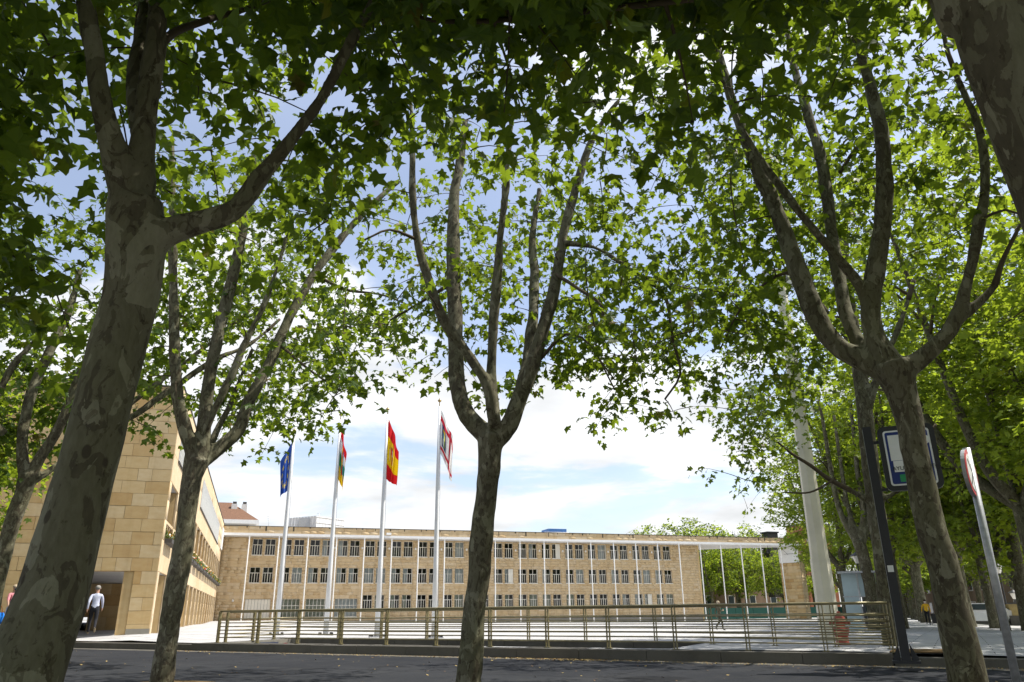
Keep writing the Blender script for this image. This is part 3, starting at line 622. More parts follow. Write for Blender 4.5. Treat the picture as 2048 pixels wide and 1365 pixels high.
def crm(P, rad, step):
    """Catmull-Rom through the control points, resampled"""
    P = np.array(P, float); Q = np.vstack([2 * P[0] - P[1], P, 2 * P[-1] - P[-2]]); o = []; r = []
    for i in range(len(P) - 1):
        n = max(1, int(np.linalg.norm(P[i + 1] - P[i]) / step))
        for k in range(n):
            t = k / n; p0, p1, p2, p3 = Q[i:i + 4]
            o.append(.5 * (2 * p1 + (p2 - p0) * t + (2 * p0 - 5 * p1 + 4 * p2 - p3) * t * t + (3 * p1 - p0 - 3 * p2 + p3) * t ** 3)); r.append(rad[i] * (1 - t) + rad[i + 1] * t)
    o.append(P[-1]); r.append(rad[-1]); return np.array(o), np.array(r)

def fuse(mb, name, voxel, mat, parent):
    """melt overlapping limbs into one skin"""
    me = mb.mesh("raw"); o = bpy.data.objects.new("raw", me); COL.objects.link(o)
    m = o.modifiers.new("r", 'REMESH'); m.mode = 'VOXEL'; m.voxel_size = voxel; m.use_smooth_shade = True
    s = o.modifiers.new("s", 'SMOOTH'); s.factor = .5; s.iterations = 6
    dg = bpy.context.evaluated_depsgraph_get(); out_ = bpy.data.meshes.new_from_object(o.evaluated_get(dg)); bpy.data.objects.remove(o); bpy.data.meshes.remove(me)
    n_ = len(out_.vertices); co = np.zeros(n_ * 3); out_.vertices.foreach_get("co", co); co = co.reshape(-1, 3); nr = np.zeros(n_ * 3); out_.vertices.foreach_get("normal", nr); nr = nr.reshape(-1, 3)
    from mathutils import noise as mn
    d_ = np.array([mn.noise((x * 2.2, y * 2.2, z * 1.5)) * .018 + mn.noise((x * 7, y * 7, z * 4)) * .007 + max(0, mn.noise((x * 3.1 + 9, y * 3.1, z * 2.3)) - .42) * .05 for x, y, z in co]); out_.vertices.foreach_set("co", (co + nr * (d_ * min(1.0, voxel * 40))[:, None]).astype(np.float32).ravel()); out_.update()
    out_.name = name; out_.materials.clear(); out_.materials.append(mat); return link(name, out_, parent)

def limb_world(lm):
    """[(px,py,distance,width px)...] -> points and radii"""
    P = []; r = []
    for px, py, D, w in lm:
        p = atd(px, py, D); P.append(p); z = -(p @ R)[2]; r.append(max(w * z / F / 2 / math.sqrt(1 + ((px - CX) / F) ** 2), .012))
    return P, r

def tree(name, label, base_z, trunk, limbs, crown, nspray, nleaf, lsize, kind, nsep, voxel, mat=None, group=None, bare=None, rise=None, twr=.010, reach=1.9, near=0.0, lod_mat='leaf'):
    """trunk/limbs as traced polylines with distances, crown = ellipsoids [(cx,cy,cz,rx,ry,rz,weight)]"""
    P, r = limb_world(trunk); p0 = P[0]; d = (P[1] - P[0]); d = d / abs(d[2])
    if p0[2] > base_z: foot = np.array([p0[0], p0[1], base_z]); P = [foot - np.array([0, 0, .25]), foot + np.array([0, 0, .1])] + P; r = [r[0] * 1.35, r[0] * 1.2] + r
    else: P = [P[0] - np.array([0, 0, .3])] + P; r = [r[0] * 1.2] + r
    t = empty(name, (P[0][0], P[0][1], base_z), label, "tree", group)
    thick = MB(); thin = MB(); nodes = []; nrad = []
    def put(P_, r_, sides):
        o, q = crm(P_, r_, .14); o = o + np.cumsum(rng.normal(0, .004, o.shape), 0) * min(1, q[0] / .1); k = q > voxel * 1.35
        n = len(o) if k.all() else max(int(np.argmin(k)), 0)
        if n >= 2: thick.tube(o[:n], q[:n], sides)
        if n < len(o) - 1: thin.tube(o[max(0, n - 2):], q[max(0, n - 2):], 7)
        return o, q
    o, q = put(P, r, 14)
    for lm in limbs:
        Pl, rl = limb_world(lm)
        px, py = lm[-1][0], lm[-1][1]
        if py < 130 or rise:                                     # goes on growing above the picture's edge
            dr = Pl[-1] - Pl[-2]; dr = dr / np.linalg.norm(dr); n = 4 if py < 130 else 2
            for k in range(n): dr = _n(dr + np.array([rng.normal(0, .12), rng.normal(0, .12), .25])); Pl.append(Pl[-1] + dr * (1.0 if py < 130 else .7)); rl.append(max(rl[-1] * .72, .014))
        o, q = put(Pl, rl, 10); k = len(o) // 4; nodes.append(o[k:]); nrad.append(q[k:])
    nodes = np.vstack(nodes); nrad = np.concatenate(nrad); nlimb = len(nodes)
    # spray positions inside the crown volume
    cand = []; wsum = sum(c[6] for c in crown)
    for c in crown:
        n = int(nspray * 5 * c[6] / wsum); v = rng.normal(size=(n, 3)); v /= np.linalg.norm(v, axis=1)[:, None]; rr = rng.random(n) ** (1 / 2.2)
        cand.append(np.array(c[:3]) + v * rr[:, None] * np.array(c[3:6]))
    C = np.vstack(cand); C = C[rng.permutation(len(C))]
    cv_, ins, zz_ = cover(C)
    pr = np.where(cv_ < .6, 0, (-np.log(1 - np.minimum(cv_, 9.3) / 10.2)) / 2.3) ** .6
    C = C[(rng.random(len(C)) < pr) & (np.linalg.norm(C, axis=1) > near) & (C[:, 2] > 1.6)][:nspray]
    for lm in ([trunk] + [l_ for l_ in limbs if l_[0][3] >= 18] if bare is not None else []):
        y0 = bare
        q_ = np.array(lm); n_ = 40; ts = np.linspace(0, len(q_) - 1, n_)
        for tt in ts:
            i = min(int(tt), len(q_) - 2); f = tt - i; s_ = q_[i] * (1 - f) + q_[i + 1] * f
            if s_[1] > y0: BARE.append((s_[0], s_[1], s_[2], s_[3] / 2 + 9))
    HERO.append(dict(t=t, C=C, nodes=nodes, nlimb=nlimb, thick=thick, thin=thin, nleaf=nleaf, lsize=lsize, kind=kind, nsep=nsep, voxel=voxel, mat=mat, twr=twr, reach=reach, near=near, lod=lod_mat))
    return t

HERO = []; BARE = []; BACK = []
CLEAR = [(1735, 835, 1905, 1000, 15.0, 1.0), (1905, 880, 1965, 1010, 12.0, .9), (1600, 985, 1640, 1120, 24.0, .8), (1700, 740, 1790, 1130, 20.0, .6)]      # (x0,y0,x1,y1,distance,share): open air in front of the signs, the mast and bare trunks
def hidden_wood(P):
    """True where a point would sit right in front of a limb that the photo shows bare"""
    px, py, z = proj(P); D = np.hypot(P[:, 0], P[:, 1]); o = np.zeros(len(P), bool)
    for x, y, d, r in BARE: o |= (np.abs(px - x) < r) & (np.abs(py - y) < r + 6) & (D < d - .05)
    return o
def clear_share(P):
    px, py, z = proj(P); D = np.hypot(P[:, 0], P[:, 1]); o = np.zeros(len(P))
    for x0, y0, x1, y1, d, sh in CLEAR: o = np.where((px > x0) & (px < x1) & (py > y0) & (py < y1) & (D < d), np.maximum(o, sh), o)
    return o
def thin_out(rounds=3):
    """prune the crowns so that as much sky comes through each part of the canopy as in the photo"""
    gw, gh = 64, 36; tau_t = np.zeros((gh, gw)); ctr = np.array([[((i + .5) * 32, (j + .5) * 32) for i in range(gw)] for j in range(gh)])
    for j in range(gh):
        for i in range(gw):
            gx = min(max((i + .5) / 2 - .5, 0), 30.99); gy = min(max((j + .5) / 2 - .5, 0), 20.99); a = int(gx); b_ = int(gy); fx = gx - a; fy_ = gy - b_
            c = CG[b_, a] * (1 - fx) * (1 - fy_) + CG[b_, a + 1] * fx * (1 - fy_) + CG[b_ + 1, a] * (1 - fx) * fy_ + CG[b_ + 1, a + 1] * fx * fy_
            tau_t[j, i] = min(-math.log(1 - min(c, 9.45) / 10) * TAU, TMAX)
    def splat(P, area):
        px, py, z = proj(P); i = np.floor(px / 32).astype(int); j = np.floor(py / 32).astype(int); k = (z > .3) & (i >= 0) & (i < gw) & (j >= 0) & (j < gh); g = np.zeros((gh, gw)); np.add.at(g, (j[k], i[k]), (area * (F / np.where(z > .3, z, 1)) ** 2)[k] / 1024.0)
        q = np.pad(g, 1, mode='edge'); return sum(w * q[1 + dy:gh + 1 + dy, 1 + dx:gw + 1 + dx] for dx in (-1, 0, 1) for dy in (-1, 0, 1) for w in [(.25 if dx == 0 and dy == 0 else .125 if dx == 0 or dy == 0 else .0625)])
    for h in HERO: h['C'] = h['C'][~(hidden_wood(h['C']) & (rng.random(len(h['C'])) < .85)) & (rng.random(len(h['C'])) > clear_share(h['C']))]
    base = sum((splat(P, a) for P, a in BACK), np.zeros((gh, gw)))
    for _ in range(rounds):
        tot = base.copy()
        for h in HERO: tot += splat(h['C'], np.full(len(h['C']), h['nleaf'] * h['lsize'] ** 2 * .9 * .40 * .62))
        keep = np.clip(np.where(tot > 1e-6, (tau_t - base * .5) / np.maximum(tot - base * .5, 1e-6), 1), .02, 1)
        for h in HERO:
            px, py, z = proj(h['C']); i = np.floor(px / 32).astype(int); j = np.floor(py / 32).astype(int); k = (z > .3) & (i >= 0) & (i < gw) & (j >= 0) & (j < gh); p_ = np.ones(len(px)); p_[k] = keep[j[k], i[k]]; h['C'] = h['C'][rng.random(len(px)) < p_]
def leaf_out(h):
    t, C, nodes, nlimb, thick, thin = h['t'], h['C'], h['nodes'], h['nlimb'], h['thick'], h['thin']; twr, reach, lsize, voxel = h['twr'], h['reach'], h['lsize'], h['voxel']
    # join every spray to the nearest wood, nearest first, so that twigs branch off twigs
    dmin = np.array([np.min(((nodes - c) ** 2).sum(1)) for c in C]); C = C[np.argsort(dmin)]
    allN = nodes.copy(); ends = []; dirs = []
    for c in C:
        dd = allN - c; d2 = (dd ** 2).sum(1) + np.where(dd[:, 2] > 0, 1.2, .6) * dd[:, 2] ** 2 * .5; j = int(np.argmin(d2)); s0 = allN[j]; v = c - s0; ln = np.linalg.norm(v)
        if ln > reach: c = s0 + v * reach / ln; v = c - s0; ln = reach
        if ln < .05: ends.append(c); dirs.append(np.array([1., 0, 0])); continue
        mid = s0 + v * .5 + np.array([rng.normal(0, .08), rng.normal(0, .08), .12]) * ln; tt = np.linspace(0, 1, 5)[:, None]
        pts = (1 - tt) ** 2 * s0 + 2 * tt * (1 - tt) * mid + tt ** 2 * c; r0 = twr * (1.5 if j < nlimb else 1.0) * (0.6 + .4 * ln); thin.tube(pts, np.linspace(r0, twr * .35, 5), 4, 0, False)
        allN = np.vstack([allN, pts[1:]]); ends.append(c); dirs.append(v / ln)
    ends = np.array(ends); dirs = np.array(dirs)
    # leaves round each spray
    k = h['nleaf']; n = len(ends) * k; ctr = np.repeat(ends, k, 0); dr = np.repeat(dirs, k, 0)
    along = rng.uniform(-.75, .3, n); off = rng.normal(0, 1, (n, 3)) * np.array([.19, .19, .13]); pos = ctr + dr * along[:, None] * .6 + off - np.array([0, 0, .05])
    outd = off + dr * .08; size = lsize * rng.uniform(.48, 1.32, n)
    cv_, ins, zz_ = cover(pos)
    keep = (cv_ > .35) & (np.linalg.norm(pos, axis=1) > h['near']) & ~(hidden_wood(pos) & (rng.random(n) < .7)) & (rng.random(n) > clear_share(pos)); pos, outd, size, zz_, ins = pos[keep], outd[keep], size[keep], zz_[keep], ins[keep]
    A = rotmats(len(pos), .42, .62, outd)
    score = np.where(ins, size / zz_, 0); order = np.argsort(-score); sep = order[:h['nsep']]; rest = order[h['nsep']:]
    fuse(thick, "trunk", voxel, h['mat'] or M['bark'], t)
    if thin.v: thin.build("branches", M['twig'], t)['kind'] = 'stuff'
    pi = pinv(t)
    for i in sep:
        o = bpy.data.objects.new("leaf", LEAFMESH[int(rng.integers(0, 4))]); COL.objects.link(o); o.parent = t; o.matrix_parent_inverse = pi; a = A[i] * size[i]; p = pos[i]
        o.matrix_basis = Matrix([[a[0, 0], a[1, 0], a[2, 0], p[0]], [a[0, 1], a[1, 1], a[2, 1], p[1]], [a[0, 2], a[1, 2], a[2, 2], p[2]], [0, 0, 0, 1]])
    # everything else in the crown: one mesh
    VV = []; FF = []; b0 = 0; var = [leaf_template(h['kind'], q_) for q_ in (.1, .3, .5, .8, 1.1, .4)]; pick = rng.integers(0, 6, len(rest))
    for q_ in range(6):
        ii = rest[pick == q_]; tv, tf = var[q_]
        if len(ii) == 0: continue
        V = pos[ii][:, None, :] + np.einsum('vk,nkj->nvj', tv, A[ii]) * size[ii][:, None, None]
        VV.append(V.reshape(-1, 3)); FF.append((tf[None] + (np.arange(len(ii)) * len(tv))[:, None, None] + b0).ravel()); b0 += len(ii) * len(tv)
    if VV:
        o = link("crown", fastmesh("crown", np.vstack(VV), np.concatenate(FF), 3, False, [M[h['lod']]]), t); o['kind'] = 'stuff'

TAU, TMAX = 1.5, 2.25
SW = -1.06
G1 = "plane trees lining the street"
# near left trunk
tree("plane_tree", "huge mottled plane tree trunk with dark peeling bark at the left, forking high up", SW,
     [(42, 1365, 4.1, 182), (106, 1200, 4.15, 158), (152, 1020, 4.2, 138), (195, 850, 4.2, 124), (234, 700, 4.2, 124), (260, 600, 4.2, 122), (271, 500, 4.2, 130), (270, 410, 4.2, 116)],
     [[(262, 420, 4.2, 80), (228, 320, 4.15, 62), (203, 230, 4.1, 54), (190, 110, 4.1, 48), (172, 0, 4.1, 44)],
      [(268, 420, 4.2, 90), (280, 320, 4.2, 56), (296, 200, 4.2, 48), (312, 90, 4.2, 46), (322, -20, 4.2, 44)],
      [(282, 300, 4.3, 40), (270, 170, 4.5, 36), (283, 60, 4.6, 30), (290, -20, 4.7, 28)],
      [(300, 480, 4.15, 90), (345, 462, 4.1, 66), (395, 448, 4.05, 52), (465, 424, 4.0, 40), (525, 350, 4.0, 34), (590, 265, 4.0, 28), (640, 200, 4.0, 25), (690, 100, 3.9, 22), (740, 10, 3.9, 20)],
      [(320, 90, 4.2, 24), (350, 65, 4.4, 18), (420, 40, 4.7, 14), (520, 10, 5.0, 10)]],
     [(-1.2, 5.6, 3.6, 3.0, 3.6, 2.2, 1.0), (0.8, 5.6, 4.2, 2.6, 2.6, 1.8, 1.1), (-0.4, 4.4, 6.4, 4.2, 4.2, 2.6, .9), (-2.6, 5.4, 3.0, 1.6, 2.6, 1.4, .5)], 1000, 24, .145, 0, 300, .022, group=G1, near=2.9, bare=40)
# close trunk leaning in at the upper right
tree("plane_tree", "very close dark plane trunk leaning into the upper right corner", SW,
     [(2330, 1000, 3.2, 215), (2220, 700, 3.15, 200), (2130, 470, 3.1, 190), (2078, 320, 3.05, 182), (2020, 170, 3.0, 180), (1962, 10, 3.0, 178)],
     [[(1962, 20, 3.0, 176), (1900, -120, 3.0, 130), (1820, -300, 3.0, 90)], [(1962, 20, 3.0, 120), (2020, -150, 3.3, 80), (2060, -350, 3.4, 60)],
      [(1900, -120, 3.0, 40), (1500, -20, 3.6, 16), (1100, 30, 4.2, 12), (860, 40, 4.6, 9)]],
     [(2.0, 3.6, 4.2, 2.6, 2.4, 1.2, 1.0), (3.4, 2.0, 6.0, 4.0, 4.0, 2.2, .9)], 800, 24, .145, 0, 300, .022, group=G1, near=3.3, bare=-200)
# the street row
tree("plane_tree", "slender plane tree in the middle with five upswept limbs, in front of the railing", SW,
     [(938, 1365, 11.5, 52), (946, 1300, 11.5, 49), (950, 1220, 11.5, 44), (962, 1140, 11.5, 45), (968, 1060, 11.5, 46), (979, 980, 11.5, 45), (985, 910, 11.5, 47), (987, 868, 11.5, 54)],
     [[(985, 880, 11.5, 42), (950, 850, 11.6, 40), (925, 810, 11.7, 36), (914, 730, 11.9, 33), (912, 620, 12.1, 30), (911, 500, 12.3, 27), (913, 400, 12.5, 23), (925, 320, 12.7, 18), (935, 240, 12.8, 13)],
      [(987, 840, 11.3, 24), (975, 770, 11.2, 24), (930, 700, 11.1, 23), (886, 640, 11.0, 22), (860, 570, 10.9, 20), (837, 490, 10.8, 18), (826, 390, 10.7, 16), (826, 290, 10.6, 13), (822, 200, 10.6, 10)],
      [(990, 850, 11.4, 28), (984, 760, 11.3, 24), (988, 640, 11.2, 21), (998, 520, 11.1, 18), (1008, 410, 11.0, 15), (1016, 310, 11.0, 12), (1024, 230, 11.0, 9)],
      [(992, 880, 11.5, 40), (1018, 850, 11.6, 38), (1046, 780, 11.7, 34), (1076, 700, 11.8, 29), (1100, 620, 11.9, 26), (1115, 540, 12.0, 23), (1132, 450, 12.1, 20), (1162, 340, 12.2, 16), (1192, 265, 12.3, 12), (1240, 200, 12.4, 8)],
      [(1040, 800, 11.8, 28), (1055, 720, 12.2, 26), (1064, 640, 12.5, 23), (1066, 560, 12.8, 19), (1062, 470, 13.0, 14), (1075, 380, 13.2, 10)],
      [(1126, 486, 12.0, 12), (1190, 496, 12.0, 10), (1260, 540, 11.9, 9), (1328, 592, 11.8, 8), (1345, 680, 11.7, 6), (1360, 750, 11.6, 5), (1330, 800, 11.6, 4)],
      [(1112, 550, 11.9, 8), (1160, 580, 11.6, 7), (1205, 618, 11.4, 6), (1192, 700, 11.2, 4), (1230, 760, 11.1, 3)],
      [(1080, 720, 11.8, 8), (1130, 670, 11.4, 6), (1180, 690, 11.2, 4), (1230, 780, 11.1, 3)],
      [(912, 560, 12.1, 10), (850, 600, 12.5, 6), (780, 640, 12.8, 4)],
      [(835, 480, 10.8, 8), (780, 460, 10.5, 5), (730, 480, 10.3, 4)]],
     [(3.6, 11.6, 5.6, 3.0, 3.4, 2.6, 1.0), (5.2, 11.8, 3.6, 2.3, 2.4, 1.9, .9), (1.5, 11.8, 4.0, 2.0, 2.6, 2.0, .6), (4.2, 13.5, 7.6, 4.6, 4.6, 2.4, .8), (6.0, 16.5, 9.2, 3.4, 3.4, 1.8, .6)], 1300, 21, .155, 0, 300, .026, group=G1, near=6, bare=330)
tree("plane_tree", "plane tree with smooth grey fork right beside the wing's corner, left of the flags", SW,
     [(322, 1365, 16, 52), (334, 1290, 16, 46), (350, 1190, 16, 45), (366, 1100, 16, 44), (377, 1010, 16, 40), (387, 950, 16, 42), (398, 915, 16, 56)],
     [[(395, 925, 16, 36), (376, 880, 15.9, 32), (357, 810, 15.8, 27), (349, 720, 15.7, 24), (346, 600, 15.6, 22), (344, 480, 15.5, 20), (343, 380, 15.5, 17), (345, 280, 15.5, 13)],
      [(400, 920, 16, 40), (408, 850, 16, 31), (420, 760, 16, 28), (437, 670, 16, 26), (462, 570, 16, 24), (484, 480, 16, 21), (495, 390, 16, 17), (515, 300, 16, 12)],
      [(408, 870, 15.9, 18), (430, 820, 15.8, 17), (462, 755, 15.7, 16), (495, 680, 15.6, 14), (530, 610, 15.5, 12), (556, 540, 15.4, 10), (575, 470, 15.3, 8)],
      [(400, 925, 16, 36), (440, 895, 16.1, 32), (478, 858, 16.2, 28), (500, 800, 16.3, 25), (540, 725, 16.5, 23), (578, 640, 16.7, 20), (622, 560, 16.9, 18), (682, 478, 17.1, 16), (745, 408, 17.3, 13), (800, 358, 17.5, 9)],
      [(415, 905, 16.2, 15), (440, 850, 16.5, 14), (458, 815, 16.7, 12), (480, 760, 17, 10), (505, 700, 17.3, 8)],
      [(630, 550, 17, 8), (690, 580, 16.6, 6), (760, 590, 16.3, 4), (815, 610, 16.0, 3)],
      [(560, 690, 16.6, 7), (620, 740, 16.0, 5), (680, 780, 15.6, 4)]],
     [(-0.6, 16.2, 6.6, 3.2, 3.2, 3.2, 1.0), (2.2, 15.6, 4.6, 2.4, 2.6, 2.4, 1.0), (-2.6, 16.2, 4.6, 2.2, 2.4, 2.2, .6), (0.6, 18.6, 8.6, 4.6, 4.6, 2.4, .8), (2.0, 21.0, 9.6, 3.2, 3.2, 1.8, .6)], 1400, 20, .168, 1, 300, .030, group=G1, near=6, bare=480)
tree("plane_tree", "slim plane tree at the far left, partly behind the huge trunk", SW,
     [(-42, 1330, 20.5, 42), (-20, 1220, 20.5, 40), (4, 1120, 20.5, 38), (28, 1035, 20.5, 37), (48, 975, 20.5, 38), (55, 950, 20.5, 44)],
     [[(55, 960, 20.5, 30), (44, 920, 20.6, 27), (46, 860, 20.7, 26), (62, 790, 20.8, 25), (88, 725, 20.9, 23), (118, 665, 21, 21), (142, 610, 21.1, 18), (160, 540, 21.2, 13)],
      [(58, 960, 20.5, 28), (80, 915, 20.4, 26), (108, 870, 20.3, 24), (135, 815, 20.2, 22), (160, 745, 20.1, 18), (200, 660, 20.0, 12)],
      [(62, 965, 20.5, 18), (95, 945, 20.6, 16), (135, 915, 20.8, 15), (190, 870, 21, 15), (270, 830, 21.3, 15), (340, 780, 21.6, 14), (430, 720, 22, 12), (500, 690, 22.3, 9), (560, 640, 22.6, 6)],
      [(190, 870, 21, 10), (270, 800, 21.2, 12), (350, 740, 21.4, 11), (440, 670, 21.7, 9), (500, 620, 22, 6)],
      [(10, 870, 20.4, 22), (-20, 830, 20.4, 20), (20, 740, 20.4, 18), (60, 690, 20.4, 14)]],
     [(-4.4, 21, 6.2, 3.4, 3.2, 2.8, 1.0), (-1.2, 21.5, 6.6, 2.8, 2.8, 2.8, .7), (-5.6, 20, 4.2, 1.8, 2.2, 1.6, .3), (-4.5, 21, 9.4, 4.2, 4.2, 2.4, .6)], 1000, 18, .18, 1, 300, .036, group=G1, near=6, bare=600)
tree("plane_tree", "plane tree with a wide knotty fork in front of the parking sign", SW,
     [(1936, 1365, 9.8, 88), (1912, 1250, 9.8, 78), (1886, 1140, 9.8, 67), (1860, 1050, 9.8, 60), (1844, 980, 9.8, 60), (1829, 900, 9.8, 57), (1820, 845, 9.8, 60), (1805, 785, 9.8, 68), (1785, 732, 9.8, 92)],
     [[(1778, 742, 9.8, 66), (1725, 718, 9.8, 52), (1685, 700, 9.8, 46), (1648, 660, 9.8, 44), (1615, 590, 9.8, 42), (1585, 510, 9.8, 38), (1560, 430, 9.8, 34), (1530, 360, 9.8, 30), (1500, 290, 9.8, 26), (1465, 190, 9.8, 22), (1430, 90, 9.8, 18)],
      [(1722, 705, 9.9, 38), (1705, 660, 10.1, 34), (1686, 600, 10.3, 32), (1670, 510, 10.5, 30), (1657, 420, 10.7, 28), (1636, 310, 10.9, 25), (1610, 220, 11.0, 21), (1585, 140, 11.1, 17), (1570, 60, 11.2, 13)],
      [(1775, 735, 9.8, 72), (1748, 670, 9.75, 48), (1745, 600, 9.7, 44), (1757, 520, 9.65, 44), (1772, 430, 9.6, 40), (1774, 330, 9.55, 36), (1764, 240, 9.5, 32), (1738, 150, 9.5, 26), (1705, 40, 9.5, 20)],
      [(1735, 610, 9.7, 26), (1722, 575, 9.6, 24), (1672, 512, 9.4, 21), (1620, 450, 9.2, 19), (1565, 380, 9.1, 17), (1510, 300, 9.0, 15), (1468, 220, 8.9, 13), (1432, 110, 8.8, 11), (1412, 10, 8.8, 9)],
      [(1798, 745, 9.8, 60), (1840, 722, 9.8, 44), (1876, 690, 9.8, 36), (1914, 635, 9.8, 32), (1938, 550, 9.8, 28), (1958, 450, 9.8, 25), (1970, 370, 9.8, 22), (1962, 270, 9.8, 18), (1925, 180, 9.8, 14), (1890, 90, 9.8, 10)],
      [(1918, 640, 9.8, 24), (1958, 606, 9.9, 21), (1990, 572, 10, 17), (2003, 530, 10.1, 12), (2040, 450, 10.3, 8)],
      [(1600, 540, 9.8, 8), (1540, 560, 10.5, 6), (1480, 620, 11.0, 4), (1440, 700, 11.3, 3)],
      [(1680, 345, 10.8, 9), (1710, 300, 11.1, 8), (1760, 250, 11.5, 6)],
      [(1960, 440, 9.8, 8), (2010, 420, 9.5, 6), (2060, 440, 9.3, 4)]],
     [(6.4, 8.2, 5.2, 3.2, 3.4, 2.8, 1.0), (7.8, 9.6, 3.4, 2.6, 2.8, 1.8, .8), (6.6, 6.6, 7.0, 4.8, 4.6, 2.2, .9), (9.6, 10.6, 7.6, 3.6, 3.6, 2.0, .7)], 1400, 21, .145, 0, 300, .026, group=G1, near=5, bare=130)
# across the street
zt6 = gz(15.6, 16.5)
tree("plane_tree", "straight tall plane trunk just behind the right end of the railing", zt6,
     [(1790, 1292, 22.7, 52), (1778, 1200, 22.7, 44), (1766, 1110, 22.7, 41), (1752, 1020, 22.7, 39), (1741, 930, 22.7, 37), (1730, 830, 22.7, 34), (1718, 730, 22.7, 31)],
     [[(1720, 745, 22.7, 30), (1706, 640, 22.7, 26), (1692, 540, 22.7, 22), (1690, 450, 22.7, 17)], [(1730, 830, 22.7, 22), (1760, 740, 22.5, 18), (1800, 650, 22.3, 14), (1830, 560, 22.2, 10)],
      [(1738, 1006, 22.7, 14), (1710, 985, 22.5, 12), (1660, 960, 22.2, 10), (1620, 930, 22, 8), (1580, 905, 21.8, 6), (1550, 880, 21.6, 4)],
      [(1755, 1000, 22.7, 18), (1790, 985, 22.7, 12), (1830, 930, 22.8, 9), (1870, 850, 22.9, 6)], [(1712, 700, 22.7, 14), (1650, 620, 22.9, 10), (1600, 560, 23.1, 7), (1540, 540, 23.3, 5)],
      [(1665, 962, 22.2, 6), (1620, 985, 21.7, 4), (1570, 985, 21.3, 3)]],
     [(14.0, 17.6, 7.6, 4.2, 4.2, 3.2, 1.0), (15.2, 16.6, 4.4, 3.6, 3.6, 2.4, .8), (12.4, 18.0, 5.0, 2.4, 2.4, 2.2, .5)], 1300, 18, .165, 1, 300, .05, group="plane trees across the street", near=6, bare=760)
g7 = gpt(1752, 1262)
D7 = float(np.hypot(g7[0], g7[1]))
tree("plane_tree", "plane tree with three pale upright limbs behind the glass kiosk", g7[2],
     [(1752, 1262, D7, 30), (1742, 1190, D7, 27), (1728, 1120, D7, 26), (1717, 1082, D7, 28)],
     [[(1716, 1088, D7, 18), (1690, 1045, D7, 14), (1674, 1000, D7, 12), (1663, 940, D7, 11), (1652, 870, D7, 9), (1640, 800, D7, 7)], [(1717, 1085, D7, 15), (1700, 1030, D7, 11), (1688, 970, D7, 10), (1678, 900, D7, 9), (1668, 830, D7, 7)],
      [(1719, 1085, D7, 16), (1728, 1020, D7, 13), (1716, 950, D7, 12), (1708, 880, D7, 10), (1700, 800, D7, 8)], [(1724, 1085, D7, 16), (1742, 1040, D7, 12), (1765, 980, D7, 10), (1785, 900, D7, 7)]],
     [(g7[0] - .5, g7[1] + .5, 8.2, 4.6, 4.6, 4.0, 1.0), (g7[0] - 3, g7[1] + 2, 5.0, 3.0, 3.0, 2.6, .5)], 380, 13, .24, 1, 0, .06, group="plane trees across the street", near=6, lod_mat='leaf_far')

